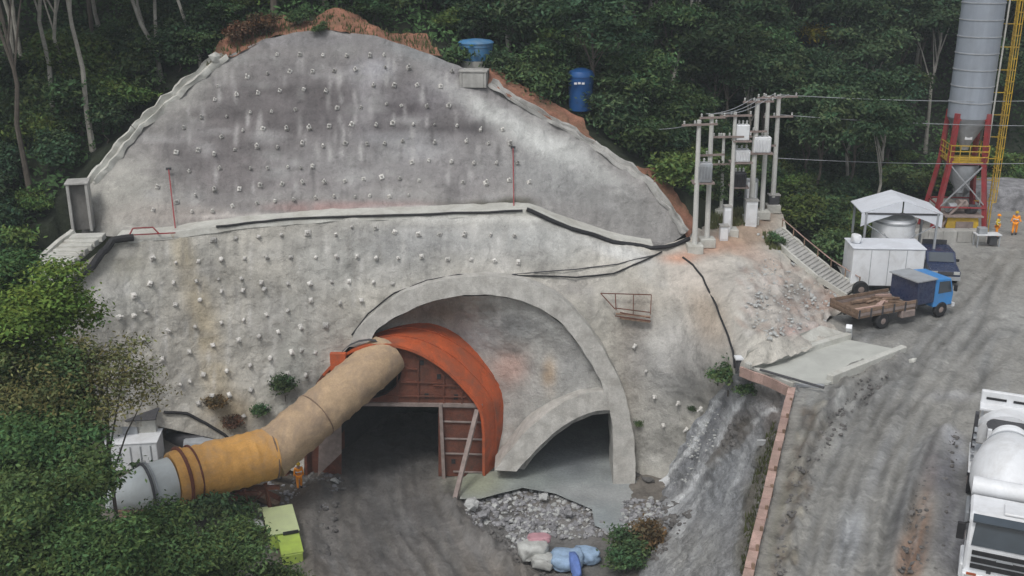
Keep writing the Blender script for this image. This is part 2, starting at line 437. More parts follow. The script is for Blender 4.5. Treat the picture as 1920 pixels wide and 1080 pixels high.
def make_terrain():
    xs = np.concatenate([np.arange(-130, -45, 6), np.arange(-45, 60, 1.5), np.arange(60, 136, 6)])
    ys = np.concatenate([np.arange(4, 110, 1.5), np.arange(110, 186, 5)])
    gx, gy = np.meshgrid(xs, ys); q = np.stack([gx.ravel(), gy.ravel()], 1)
    z = GT(q / 10)
    nzv = np.array([noise.fractal(Vector((a * .18, b * .18, 0)), 1, 2, 4) for a, b in q])
    z = z + nzv * .5
    ins = in_poly(q, SITE) 
    z[ins] = -15
    W = len(xs); H = len(ys)
    f = [(j * W + i, j * W + i + 1, (j + 1) * W + i + 1, (j + 1) * W + i) for j in range(H - 1) for i in range(W - 1)]
    me = bpy.data.meshes.new('hillside'); me.from_pydata([(a, b, c) for (a, b), c in zip(q, z)], [], f)
    me.shade_smooth(); me.materials.append(M['forest_floor'])
    o = link(bpy.data.objects.new('hillside', me)); o['kind'] = 'structure'
    o['label'] = 'dark forested hillside rising behind the tunnel portal'
make_terrain()

# ---- the upper cut face
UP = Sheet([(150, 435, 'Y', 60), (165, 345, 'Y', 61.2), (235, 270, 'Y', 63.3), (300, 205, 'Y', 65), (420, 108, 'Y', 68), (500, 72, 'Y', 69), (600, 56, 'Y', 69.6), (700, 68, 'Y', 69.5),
            (860, 125, 'Y', 69), (915, 155, 'Y', 68.5), (1040, 228, 'Y', 67.6), (1110, 270, 'Y', 67), (1222, 348, 'Y', 65), (1282, 440, 'Y', 63.6), (1225, 458, 'Y', 63.2), (1070, 418, 'Y', 63.2),
            (990, 386, 'Y', 63), (850, 391, 'Y', 62.5), (620, 397, 'Y', 62), (450, 411, 'Y', 61), (330, 429, 'Y', 60), (215, 440, 'Y', 59.2),
            (600, 220, 'Y', 65.6), (850, 260, 'Y', 65.6), (380, 280, 'Y', 63.4), (1080, 350, 'Y', 64.9)])
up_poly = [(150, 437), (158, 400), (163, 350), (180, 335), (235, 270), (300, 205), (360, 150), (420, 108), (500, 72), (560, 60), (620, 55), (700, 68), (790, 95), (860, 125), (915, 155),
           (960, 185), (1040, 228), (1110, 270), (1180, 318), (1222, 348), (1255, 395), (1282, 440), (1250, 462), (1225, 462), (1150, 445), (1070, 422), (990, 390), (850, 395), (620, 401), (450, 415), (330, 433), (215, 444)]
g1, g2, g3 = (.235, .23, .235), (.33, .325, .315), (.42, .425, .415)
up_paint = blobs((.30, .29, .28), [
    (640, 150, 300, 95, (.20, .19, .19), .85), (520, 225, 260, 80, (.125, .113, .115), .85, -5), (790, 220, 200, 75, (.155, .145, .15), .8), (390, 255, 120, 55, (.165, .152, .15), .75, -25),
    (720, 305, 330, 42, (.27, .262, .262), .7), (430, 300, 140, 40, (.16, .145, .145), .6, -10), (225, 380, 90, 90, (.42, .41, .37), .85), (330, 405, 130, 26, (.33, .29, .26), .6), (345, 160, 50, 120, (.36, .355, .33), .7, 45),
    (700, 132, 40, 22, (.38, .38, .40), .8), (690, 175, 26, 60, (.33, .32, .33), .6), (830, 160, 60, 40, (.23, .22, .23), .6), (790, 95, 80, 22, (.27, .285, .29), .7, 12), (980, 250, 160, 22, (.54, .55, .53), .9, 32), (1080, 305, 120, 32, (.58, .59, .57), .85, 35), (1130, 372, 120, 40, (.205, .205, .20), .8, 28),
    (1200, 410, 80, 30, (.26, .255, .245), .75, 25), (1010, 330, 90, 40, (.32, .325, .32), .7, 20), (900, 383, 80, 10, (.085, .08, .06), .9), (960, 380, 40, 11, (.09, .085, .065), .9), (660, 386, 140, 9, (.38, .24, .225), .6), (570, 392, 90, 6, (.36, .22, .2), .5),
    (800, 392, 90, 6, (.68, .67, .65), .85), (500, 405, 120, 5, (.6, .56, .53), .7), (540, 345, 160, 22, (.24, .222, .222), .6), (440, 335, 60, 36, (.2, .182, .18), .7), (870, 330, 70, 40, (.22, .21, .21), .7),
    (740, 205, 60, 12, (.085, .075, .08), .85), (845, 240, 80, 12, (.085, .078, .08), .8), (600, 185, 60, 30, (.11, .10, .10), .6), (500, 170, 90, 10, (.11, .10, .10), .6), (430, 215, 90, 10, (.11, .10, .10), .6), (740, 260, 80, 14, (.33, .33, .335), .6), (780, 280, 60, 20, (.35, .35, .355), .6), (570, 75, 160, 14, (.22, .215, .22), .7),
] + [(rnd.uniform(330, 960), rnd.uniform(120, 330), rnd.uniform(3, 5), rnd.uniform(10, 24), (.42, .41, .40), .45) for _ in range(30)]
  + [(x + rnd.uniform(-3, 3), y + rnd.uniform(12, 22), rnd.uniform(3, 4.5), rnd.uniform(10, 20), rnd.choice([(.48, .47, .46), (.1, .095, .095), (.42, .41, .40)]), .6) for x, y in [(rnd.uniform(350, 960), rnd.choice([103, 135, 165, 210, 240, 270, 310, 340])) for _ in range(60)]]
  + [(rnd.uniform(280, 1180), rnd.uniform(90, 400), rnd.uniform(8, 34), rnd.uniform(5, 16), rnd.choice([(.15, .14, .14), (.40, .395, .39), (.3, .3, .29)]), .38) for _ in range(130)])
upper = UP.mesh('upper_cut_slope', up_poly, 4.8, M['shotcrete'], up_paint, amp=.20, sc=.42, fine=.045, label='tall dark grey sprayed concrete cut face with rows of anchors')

# ---- the lower cut face with the notch of the portal
ring_out = [(655, 650), (668, 622), (690, 598), (740, 558), (800, 533), (860, 521), (920, 518), (980, 526), (1030, 545), (1075, 580), (1115, 630), (1145, 680), (1170, 735), (1185, 800), (1191, 860), (1191, 908)]
LO = Sheet([(95, 540, 'Y', 53.5), (215, 447, 'Y', 58), (330, 436, 'Y', 59), (450, 418, 'Y', 60), (620, 404, 'Y', 61), (850, 398, 'Y', 61.5), (990, 393, 'Y', 62), (1150, 448, 'Y', 62.3), (1225, 463, 'Y', 62.2),
            (1285, 445, 'Y', 63.8), (1345, 410, 'z', 2.9), (1460, 385, 'z', 2.9), (1475, 430, 'z', 2.2), (1530, 485, 'z', 1.1), (1600, 550, 'z', .05), (1590, 632, 'z', .1), (1545, 600, 'z', .25), (1395, 690, 'z', .15), (1480, 560, 'z', 1.4), (1390, 520, 'z', 2.0),
            (1240, 905, 'z', -10.4), (1191, 908, 'Y', 57.3), (1335, 750, 'z', -4), (1200, 700, 'Y', 58.4), (1300, 600, 'Y', 57.5), (655, 640, 'Y', 58.8), (900, 518, 'Y', 59.5), (1080, 580, 'Y', 59.2), (1191, 800, 'Y', 57.8),
            (570, 885, 'Y', 57.3), (470, 850, 'Y', 56.8), (400, 815, 'Y', 56.5), (300, 790, 'Y', 55.5), (200, 780, 'Y', 53.6), (60, 690, 'Y', 50.5), (200, 600, 'Y', 55.0), (400, 600, 'Y', 58.3), (600, 600, 'Y', 59), (1290, 850, 'z', -8.5)])
lo_poly = [(70, 560), (150, 500), (215, 447), (330, 436), (450, 418), (620, 404), (850, 398), (990, 393), (1070, 425), (1150, 448), (1225, 463), (1285, 445), (1345, 405), (1400, 392), (1462, 382), (1475, 430),
           (1530, 485), (1600, 552), (1590, 578), (1545, 600), (1590, 634), (1395, 692), (1378, 702), (1335, 750), (1240, 908), (1191, 912)] + ring_out[::-1][1:] + \
          [(612, 695), (582, 740), (572, 800), (570, 890), (470, 856), (400, 822), (300, 800), (200, 800), (90, 740), (20, 680)]
lo_paint = blobs((.475, .455, .405), [
    (320, 470, 130, 40, (.37, .365, .34), .5), (800, 450, 220, 45, (.33, .335, .335), .8), (750, 500, 90, 40, (.28, .285, .28), .6), (1010, 450, 120, 50, (.44, .45, .44), .7), (1170, 475, 80, 14, (.56, .565, .55), .8, 15),
    (870, 410, 230, 6, (.56, .56, .53), .8), (345, 480, 22, 70, (.47, .40, .27), .6, -12), (390, 640, 28, 120, (.50, .42, .28), .7, -15), (430, 780, 50, 40, (.36, .28, .17), .75), (230, 490, 60, 60, (.26, .25, .2), .7, -40), (230, 560, 80, 60, (.44, .44, .41), .6),
    (540, 610, 100, 80, (.37, .37, .35), .6), (560, 720, 60, 80, (.31, .32, .30), .7), (620, 500, 80, 60, (.36, .365, .35), .6), (190, 560, 14, 60, (.5, .49, .46), .6, 15),
    (1070, 540, 60, 25, (.38, .36, .34), .6), (1195, 620, 34, 80, (.25, .215, .175), .75), (1180, 700, 30, 120, (.32, .29, .25), .6), (1260, 690, 80, 90, (.34, .34, .335), .8), (1240, 840, 60, 80, (.34, .335, .31), .8), (1300, 640, 90, 60, (.43, .42, .4), .6),
    (1300, 520, 70, 60, (.52, .47, .42), .7), (1330, 600, 34, 60, (.50, .38, .27), .5, -30), (1440, 540, 90, 50, (.52, .49, .45), .8, 30), (1460, 590, 90, 40, (.44, .41, .375), .7, 30), (1400, 470, 80, 14, (.5, .3, .22), .5, 25), (1500, 560, 60, 30, (.32, .28, .25), .5, 35),
    (1275, 484, 36, 12, (.50, .26, .17), .8), (1350, 460, 60, 16, (.46, .27, .19), .8, -8), (1400, 440, 60, 26, (.40, .29, .21), .8), (1545, 560, 26, 24, (.42, .24, .17), .8), (1400, 400, 60, 26, (.23, .12, .06), .9),
    (1500, 617, 40, 12, (.47, .3, .27), .6), (1450, 500, 50, 16, (.48, .43, .38), .6, 30), (1365, 395, 26, 30, (.24, .12, .05), .9),
] + [(rnd.uniform(1390, 1560), rnd.uniform(500, 625), rnd.uniform(5, 16), rnd.uniform(3, 6), rnd.choice([(.24, .22, .2), (.55, .53, .5), (.4, .3, .25)]), .6, rnd.uniform(10, 50)) for _ in range(130)]
  + [(rnd.uniform(200, 1280), rnd.uniform(440, 860), rnd.uniform(8, 30), rnd.uniform(6, 22), rnd.choice([(.29, .28, .26), (.54, .53, .50)]), .42) for _ in range(150)]
  + [(rnd.uniform(230, 760), rnd.uniform(460, 740), rnd.uniform(3, 5), rnd.uniform(12, 30), rnd.choice([(.60, .59, .56), (.25, .24, .22)]), .5) for _ in range(110)])
def rocky(q, p3):
    w = np.clip((q[:, 0] - 1380) / 60, 0, 1) * np.clip((q[:, 1] - 470) / 40, 0, 1)
    n = np.array([noise.fractal(Vector(v) * 1.6, .8, 2.1, 4) for v in p3])
    return w * n * .30
lower = LO.mesh('lower_cut_slope', lo_poly, 5.3, M['shotcrete'], lo_paint, amp=.19, sc=.45, fine=.045, rut=rocky, label='pale lower sprayed concrete face around the tunnel portal')

# ledge between the two faces
bench = [(215, 447, 58), (330, 436, 59), (450, 418, 60), (620, 404, 61), (850, 398, 61.5), (990, 393, 62), (1070, 425, 62.2), (1150, 448, 62.3), (1225, 463, 62.2)]
def dense(path, n=8):
    out = []
    for a, b in zip(path, path[1:]):
        for k in range(n): out.append(tuple(a[i] + (b[i] - a[i]) * k / n for i in range(len(a))))
    return out + [path[-1]]
bA = [Vector(LO.pos([(a, b)])[0]) + Vector((0, -.05, .03)) for a, b, c in dense(bench)]
bB = [v + Vector((0, 1.35, .12)) for v in bA]
bC = [v + Vector((0, -.12, -.35)) for v in bA]
mb = MB(); mb.strip(bA, bB).strip(bC, bA)
o = mb.build('bench_ledge', M['pale_concrete'], rough=.05, rscale=1.2); tag(o, 'pale concrete ledge running between the two cut faces', kind='structure')

# ---- anchors (bolt heads) of the two faces
A_UP = [(520, 103), (562, 102), (605, 102), (650, 104), (694, 106), (720, 106), (463, 143), (502, 139), (544, 136), (586, 135), (626, 132), (667, 132), (722, 128), (766, 128), (847, 135),
        (410, 165), (403, 188), (444, 179), (484, 175), (525, 172), (569, 170), (611, 172), (700, 162), (739, 161), (782, 161), (826, 162),
        (378, 221), (425, 218), (469, 210), (509, 210), (554, 207), (632, 202), (677, 201), (725, 197), (752, 200), (800, 201), (841, 200),
        (345, 241), (415, 256), (456, 246), (493, 243), (537, 241), (580, 241), (617, 237), (660, 235), (705, 235), (736, 232), (775, 234), (815, 234), (857, 237), (901, 244), (942, 245),
        (330, 286), (372, 283), (402, 292), (440, 281), (482, 275), (521, 276), (567, 270), (606, 275), (647, 272), (687, 272), (721, 270), (755, 265), (815, 267), (874, 267), (915, 270), (955, 272),
        (355, 322), (412, 316), (470, 316), (502, 316), (540, 314), (564, 315), (586, 312), (772, 304), (804, 302), (847, 305), (888, 307), (931, 306), (970, 306),
        (295, 350), (332, 377), (366, 366), (402, 356), (449, 355), (488, 349), (529, 347), (567, 342), (608, 342), (647, 340), (682, 336), (716, 333), (750, 335), (786, 340), (868, 342), (912, 342), (955, 337), (992, 340),
        (287, 395), (360, 397), (398, 395), (436, 387), (482, 382), (517, 379), (550, 376), (592, 372), (627, 370), (666, 370), (694, 369), (730, 369), (766, 367)]
A_LO = [(400, 450), (442, 447), (485, 444), (528, 440), (577, 437), (630, 440), (660, 427), (705, 427), (740, 436), (785, 440), (824, 439), (871, 440), (920, 440), (964, 442),
        (286, 484), (330, 492), (372, 490), (415, 486), (458, 484), (500, 482), (545, 482), (592, 482), (632, 481), (670, 481), (706, 484), (747, 484), (791, 482), (839, 486), (884, 487), (927, 489), (972, 492),
        (281, 532), (325, 530), (368, 527), (410, 524), (452, 522), (490, 530), (540, 532), (581, 532), (622, 528), (654, 528), (700, 529), (736, 532), (328, 571), (375, 562), (415, 547), (455, 545), (495, 542), (583, 563), (638, 568), (678, 563),
        (250, 555), (221, 595), (250, 592), (274, 584), (315, 620), (365, 612), (415, 605), (457, 599), (500, 590), (540, 582), (565, 613), (610, 610), (267, 636), (302, 673), (355, 660), (399, 647), (448, 637), (486, 630), (522, 622),
        (337, 720), (356, 715), (381, 702), (425, 695), (469, 685), (507, 671), (547, 660), (565, 657), (592, 660), (372, 757), (397, 742), (457, 780), (574, 702), (470, 730), (505, 715), (540, 700), (430, 740), (500, 762),
        (1212, 696), (1227, 745), (1272, 756), (1245, 796), (1290, 804), (1315, 767), (1190, 650)]
def anchors(sheet, pts, parent, k0=.58, k1=.88):
    from mathutils.bvhtree import BVHTree
    bv = BVHTree.FromPolygons([v.co for v in parent.data.vertices], [p_.vertices[:] for p_ in parent.data.polygons])
    kinds = []
    for v in range(4):
        mb = MB()
        if v < 2: mb.box((0, 0, .05), (.36 - v * .06, .34, .12 + v * .05), taper=.8).cyl((0, 0, .08), (.02 * v, 0, .36), .11, .08, 8)
        elif v == 2: mb.box((0, 0, .08), (.30, .34, .22), taper=.75).cyl((0, 0, .1), (.03, .02, .44), .07, .06, 7)
        else: mb.rock((0, 0, .08), .2, (1, .9, .9), 4).cyl((0, 0, .1), (0, 0, .34), .09, .07, 7)
        kinds.append(mb.build('anchor_head', M['bolt'], parent, bevel=.012, rough=.03, rscale=3.5 + v))
    for i, (px, py) in enumerate(pts):
        if i < 4: o = kinds[i]
        else:
            o = rnd.choice(kinds).copy(); COL.objects.link(o); o.parent = parent
        p, n = sheet.at(px, py, .0)
        hit = bv.find_nearest(p)[0]; p = hit if hit else p
        o.location = p + n * .03; q = n.to_track_quat('Z', 'Y')
        o.rotation_euler = (q @ Matrix.Rotation(rnd.uniform(-.5, .5), 3, 'Z').to_quaternion()).to_euler()
        k = rnd.uniform(k0, k1); o.scale = (k * rnd.uniform(.85, 1.15), k * rnd.uniform(.85, 1.15), k * rnd.uniform(.8, 1.3))
anchors(UP, A_UP, upper); anchors(LO, A_LO, lower, .62, 1.0)

# ---- portal: recessed wall, big ring, small ring
def portY(py, off=0): return 57.2 + (900 - py) / 380 * 2.35 + off
def PP(px, py, off=0): return P(px, py, Y=portY(py, off))
ring_in = [(690, 652), (698, 632), (715, 612), (760, 585), (810, 565), (860, 555), (920, 553), (975, 563), (1020, 583), (1060, 613), (1095, 660), (1120, 700), (1135, 740), (1147, 790), (1150, 850), (1150, 908)]
small_out = [(928, 882), (955, 846), (990, 806), (1030, 771), (1075, 745), (1110, 736), (1142, 733)]
small_in = [(968, 884), (1000, 850), (1035, 815), (1070, 790), (1110, 773), (1148, 768), (1150, 768)]
def smooth_path(path, n=5):
    p = [np.array(q, float) for q in path]; p = [2 * p[0] - p[1]] + p + [2 * p[-1] - p[-2]]; out = []
    for i in range(1, len(p) - 2):
        for k in range(n):
            t = k / n; a, b, c, d = p[i - 1:i + 3]
            out.append(tuple(.5 * ((2 * b) + (c - a) * t + (2 * a - 5 * b + 4 * c - d) * t * t + (3 * b - a - 3 * c + d) * t ** 3)))
    return out + [tuple(p[-2])]
def arch(name, out, inn, front, back, m, label, cat=None, kind=None, rough=.07):
    out, inn = smooth_path(out), smooth_path(inn)
    mb = MB()
    fo, fi = [PP(a, b, front) for a, b in out], [PP(a, b, front) for a, b in inn]
    D = Vector((0, back - front, 0))
    bo, bi = [v + D for v in fo], [v + D for v in fi]
    mb.strip(fo, fi, False).strip(fi, bi).strip(bi, bo).strip(bo, fo)
    for k in (0, -1):
        mb.bm.faces.new([mb.bm.verts.new(v) for v in (fo[k], fi[k], bi[k], bo[k])])
    o = mb.build(name, m, rough=rough, rscale=1.3)
    return tag(o, label, cat, kind=kind)
arch('portal_arch_ring', ring_out, ring_in, -.75, 2.3, M['ring_concrete'], 'large concrete arch ring framing the whole tunnel portal', 'arch')
arch('small_arch_ring', small_out, small_in, -.70, 1.2, M['ring_concrete'], 'smaller half arch of concrete over the right-hand opening', 'arch')
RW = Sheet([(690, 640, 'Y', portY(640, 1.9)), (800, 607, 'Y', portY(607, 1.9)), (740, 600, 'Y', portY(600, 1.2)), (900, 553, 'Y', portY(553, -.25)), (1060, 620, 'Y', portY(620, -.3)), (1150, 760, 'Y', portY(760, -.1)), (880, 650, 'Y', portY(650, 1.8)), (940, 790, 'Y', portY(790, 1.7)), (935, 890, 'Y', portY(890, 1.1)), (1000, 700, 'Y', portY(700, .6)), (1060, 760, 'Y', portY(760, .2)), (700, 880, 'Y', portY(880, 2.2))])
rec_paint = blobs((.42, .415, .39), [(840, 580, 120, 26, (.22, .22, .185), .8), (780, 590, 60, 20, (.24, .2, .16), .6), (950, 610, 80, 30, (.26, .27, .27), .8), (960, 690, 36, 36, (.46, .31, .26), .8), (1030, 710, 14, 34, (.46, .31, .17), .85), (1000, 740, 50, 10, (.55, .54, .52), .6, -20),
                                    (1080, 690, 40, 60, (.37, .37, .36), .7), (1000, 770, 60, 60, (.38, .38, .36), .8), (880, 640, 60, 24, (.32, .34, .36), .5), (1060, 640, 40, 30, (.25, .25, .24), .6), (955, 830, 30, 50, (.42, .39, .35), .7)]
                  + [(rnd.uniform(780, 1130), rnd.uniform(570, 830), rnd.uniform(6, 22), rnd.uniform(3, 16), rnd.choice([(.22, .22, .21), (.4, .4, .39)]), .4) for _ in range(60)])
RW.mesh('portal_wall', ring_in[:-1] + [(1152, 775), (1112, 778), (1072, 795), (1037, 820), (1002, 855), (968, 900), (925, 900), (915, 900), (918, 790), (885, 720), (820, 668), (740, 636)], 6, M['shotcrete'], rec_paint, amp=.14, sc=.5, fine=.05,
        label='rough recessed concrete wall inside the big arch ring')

# ---- tunnels (linings and dark ends)
AX = Vector((.30, .954, 0))
M['black_lining'] = mat('shade_dark_lining', (.035, .034, .033), .95, var=.3, scale=1.0, bump=.6, bscale=4)  # lining darkened so the mouth looks black; tunnel shade put into the colour
def tunnel(name, prof, L, label, start=0.1, m='tunnel'):
    """prof: list of world points of the opening; swept along the axis, closed at the far end"""
    mb = MB(); rings = [[p + AX * t for p in prof] for t in (start, 4, 9, 15, L)]
    for a, b in zip(rings, rings[1:]): mb.strip(a, b)
    mb.bm.faces.new([mb.bm.verts.new(p) for p in rings[-1]])
    o = mb.build(name, M[m], rough=.15, rscale=.8); return tag(o, label, kind='structure')
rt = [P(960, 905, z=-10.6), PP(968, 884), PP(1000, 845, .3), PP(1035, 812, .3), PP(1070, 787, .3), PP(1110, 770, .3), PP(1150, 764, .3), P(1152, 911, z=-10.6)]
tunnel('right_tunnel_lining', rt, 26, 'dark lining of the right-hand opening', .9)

# ---- steel shield in the left opening
SH = Vector((.43, .903, 0))
YS = 57.3
def S(px, py, dy=0): return P(px, py, Y=YS + dy)
front = [(572, 893), (570, 845), (571, 800), (579, 748), (604, 702), (640, 668), (665, 654), (700, 646), (735, 646), (780, 658), (830, 687), (872, 727), (900, 764), (908, 800), (909, 850), (909, 893)]
fd = smooth_path(front, 3)
sh = thing('steel_portal_shield', 'orange steel arch shield over the left tunnel mouth with rusty front plate', 'tunnel shield', S(740, 893))
Lb = 4.1
fo = [S(a, b) for a, b in fd]; bo = [p + SH * Lb for p in fo]
ce = S(740, 820)
fi = [p + (ce - p).normalized() * .16 for p in fo]; bi = [p + (ce - p).normalized() * .16 for p in bo]
ncut = 12
mb = MB(); mb.strip(fo[ncut:], bo[ncut:]).strip(fo[ncut:], fi[ncut:], False).strip(fi[ncut:], bi[ncut:])
mb.build('shell', M['orange'], sh, world=True)
mb = MB(); mb.strip(fo[:ncut + 1], bo[:ncut + 1]).strip(fo[:ncut + 1], fi[:ncut + 1], False).strip(fi[:ncut + 1], bi[:ncut + 1])
mb.build('side_shell', M['rust'], sh, world=True)['label'] = 'rust brown left side of the shield'
for t in (1.4, 2.8):                       # ribs standing on the shell seams
    mb = MB()
    q = [p + SH * t for p in fo[ncut:]]
    q2 = [p + (p - ce).normalized() * .05 for p in q]
    for a, b in zip(q2, q2[1:]): mb.bar(a, b, .05, .05)
    mb.build('seam', M['orange'], sh, world=True)
# front plate with the road opening and the duct hole
inset = .45
def SP(px, py): return P(px, py, Y=YS + inset)
open_l, open_r, open_t = 640, 822, 756
hole = [(692 + 62 * math.cos(a), 690 + 54 * math.sin(a)) for a in [R(k * 18) for k in range(20)]]
plate_out = [(fd[i][0] + (740 - fd[i][0]) * .012, fd[i][1] + (820 - fd[i][1]) * .012) for i in range(len(fd))]
def plate_mesh():
    poly = plate_out + [(open_r, 893), (open_r, open_t), (open_l, open_t), (open_l, 893)]
    vs_ = [Vector(p) for p in poly + hole]; n = len(poly)
    r = delaunay_2d_cdt(vs_, [(n + i, n + (i + 1) % 20) for i in range(20)], [list(range(n))], 1, 1e-4)
    mb = MB(); v2 = [mb.bm.verts.new(SP(*v)) for v in r[0]]; v3 = [mb.bm.verts.new(SP(*v) + Vector((0, .12, 0))) for v in r[0]]
    edges = {}
    for f in r[2]:
        c = sum((r[0][i] for i in f), Vector((0, 0))) / len(f)
        if ((c.x - 692) / 62) ** 2 + ((c.y - 690) / 54) ** 2 < .93: continue
        mb.bm.faces.new([v2[i] for i in f]); mb.bm.faces.new([v3[i] for i in reversed(f)])
        for i in range(len(f)):
            e = (f[i], f[(i + 1) % len(f)]); k = tuple(sorted(e)); edges.setdefault(k, []).append(e)
    for k, e in edges.items():
        if len(e) == 1: mb.bm.faces.new((v2[e[0][0]], v2[e[0][1]], v3[e[0][1]], v3[e[0][0]]))
    return mb
plate_mesh().build('front_plate', M['rust'], sh, world=True)
def SB(px, py, d=-.08): return P(px, py, Y=YS + inset + d)
for y0, x0, x1 in ((690, 745, 782), (716, 745, 830), (722, 812, 862), (742, 720, 875), (762, 826, 905), (790, 830, 905), (822, 830, 905), (850, 834, 905), (884, 850, 908)):
    MB().bar(SB(x0, y0), SB(x1, y0 + 2), .09, .08).build('stiffener', M['rust_pale'] if y0 > 750 else M['rust'], sh, world=True)
for x0, y0, y1 in ((784, 668, 754), (832, 700, 756), (866, 735, 757), (745, 668, 754)):
    MB().bar(SB(x0, y0), SB(x0, y1), .10, .08).build('stiffener', M['rust'], sh, world=True)
for x0, y0 in ((740, 658), (791, 680), (823, 706), (855, 744), (850, 865), (800, 742)):
    MB().box(SB(x0, y0, -.02), (.24, .05, .3)).build('port_hole', M['dark'], sh, world=True)
MB().bar(SB(826, 757, -.2), SB(833, 912, -.2), .26, .2).build('jamb_post', M['rust_pale'], sh, world=True)
MB().bar(SB(895, 768, -.3), SB(852, 940, -3.2), .26, .18).build('raking_prop', M['rust_pale'], sh, world=True)
MB().bar(SB(640, 757, -.1), SB(905, 760, -.1), .16, .2).build('lintel', M['rust_pale'], sh, world=True)
mb = MB(); hp = [SP(*h) for h in hole]; hp.append(hp[0])
mb.strip([p + Vector((0, -.25, 0)) for p in hp], [p + Vector((0, .1, 0)) for p in hp])
mb.build('duct_collar', M['darksteel'], sh, world=True)
p0, p1 = S(619, 662, -.25), S(650, 700, -.25)
MB().box((p0 + p1) / 2, ((p1 - p0).x, .35, abs((p1 - p0).z))).build('side_bracket', M['orange'], sh, world=True)
# lower left foot plate, dusty
p0 = S(598, 890, -.2)
MB().poly([S(596, 892, -.2), S(640, 850, -.2), S(640, 790, -.2), S(598, 830, -.2)], (0, .15, 0)).build('foot_plate', M['rust_pale'], sh, world=True)
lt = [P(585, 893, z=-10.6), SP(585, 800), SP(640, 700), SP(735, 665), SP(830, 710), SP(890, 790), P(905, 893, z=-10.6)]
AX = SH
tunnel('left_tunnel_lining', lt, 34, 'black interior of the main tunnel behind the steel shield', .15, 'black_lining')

# ---- pit floor
PIT = Sheet([(560, 900, 'z', -10.3), (740, 893, 'z', -10.5), (1150, 908, 'z', -10.5), (1000, 760, 'z', -10.5), (760, 760, 'z', -10.6), (900, 1080, 'z', -10.8), (700, 1200, 'z', -10.8), (1250, 1080, 'z', -10.2), (1200, 960, 'z', -10.2),
             (400, 830, 'z', -8.2), (300, 800, 'z', -6.9), (200, 760, 'z', -6.0), (450, 960, 'z', -9.4), (350, 1080, 'z', -9.0), (250, 900, 'z', -8.2), (100, 1000, 'z', -8.4), (500, 900, 'z', -9.9), (560, 1080, 'z', -10.4), (1330, 1200, 'z', -10.4), (50, 1200, 'z', -8.6)])
def tracked(paint, lines, dark, light, w=5.0, k=.6):
    def f(q):
        c = paint(q)
        for t in lines:
            s_ = seg_dist(q, t); m_ = .55 + .45 * np.sin(q[:, 1] * .05 + t[0][0])
            a = (np.exp(-(s_ / w) ** 2) * k * m_)[:, None]; b = (np.exp(-((s_ - 2.2 * w) / (w * .8)) ** 2) * k * .6 * m_)[:, None]
            c = c * (1 - a) + np.array(dark) * a; c = c * (1 - b) + np.array(light) * b
        return c
    return f
tracks = [[(705, 800), (700, 900), (700, 970), (770, 1100)], [(780, 800), (775, 900), (795, 990), (880, 1100)], [(740, 820), (735, 930), (760, 1010), (830, 1100)], [(838, 920), (862, 985), (930, 1050), (1000, 1110)], [(640, 920), (630, 1000), (660, 1110)], [(600, 950), (590, 1110)],
          [(815, 930), (845, 1010), (915, 1100)], [(670, 900), (660, 980), (700, 1100)], [(760, 900), (765, 980), (820, 1100)], [(800, 1000), (850, 1060), (900, 1110)], [(730, 1000), (770, 1060), (800, 1110)]]
def pit_rut(q, p3):
    d = np.zeros(len(q))
    for t in tracks:
        s = seg_dist(q, t); d += -.045 * np.exp(-(s / 6) ** 2) + .03 * np.exp(-((s - 12) / 5) ** 2)
    side = np.exp(-(seg_dist(q, [(845, 940), (880, 1000), (960, 1060), (1020, 1110)]) / 13) ** 2) * .45
    nn_ = np.array([noise.fractal(Vector(v) * 1.4, .8, 2.1, 4) for v in p3])
    side = side * (1 + .9 * nn_) + nn_ * .05
    side += np.exp(-(seg_dist(q, [(590, 930), (565, 1000), (590, 1090)]) / 26) ** 2) * .35
    return d + side
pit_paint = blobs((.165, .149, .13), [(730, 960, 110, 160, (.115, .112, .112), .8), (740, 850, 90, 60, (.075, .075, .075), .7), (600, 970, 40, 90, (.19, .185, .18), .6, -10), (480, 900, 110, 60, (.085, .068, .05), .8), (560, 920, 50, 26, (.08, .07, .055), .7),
                                      (420, 960, 60, 60, (.13, .12, .095), .7), (1000, 1000, 160, 60, (.20, .20, .20), .7), (1100, 1060, 100, 40, (.10, .105, .10), .7), (900, 905, 60, 30, (.30, .31, .24), .8), (400, 800, 90, 30, (.27, .25, .21), .7), (300, 790, 70, 26, (.3, .28, .24), .7)]
                   + [(rnd.uniform(590, 960), rnd.uniform(900, 1080), rnd.uniform(4, 12), rnd.uniform(20, 60), rnd.choice([(.08, .08, .078), (.17, .168, .165)]), .5, rnd.uniform(-45, 0)) for _ in range(60)])
PIT.mesh('access_road', [(150, 770), (300, 770), (420, 790), (560, 850), (600, 780), (1220, 760), (1250, 900), (1330, 960), (1420, 1210), (40, 1210), (60, 900)], 5.5, M['mud'], tracked(pit_paint, tracks, (.07, .064, .056), (.185, .17, .15), 4.5, .42), amp=.12, sc=.9, fine=.08, rut=pit_rut,
         label='muddy access road leading out of the main tunnel')
APR = Sheet([(870, 890, 'z', -10.33), (1150, 908, 'z', -10.33), (1150, 800, 'z', -10.33), (1000, 780, 'z', -10.33), (1240, 915, 'z', -10.3), (1150, 1000, 'z', -10.25)])
ap_paint = blobs((.27, .29, .29), [(900, 905, 60, 30, (.29, .31, .21), .8), (1010, 900, 70, 30, (.27, .30, .275), .7), (1060, 860, 60, 50, (.18, .2, .215), .8), (1180, 930, 90, 14, (.36, .37, .37), .7), (1130, 975, 30, 30, (.24, .27, .28), .8), (1080, 920, 60, 12, (.33, .34, .34), .6)])
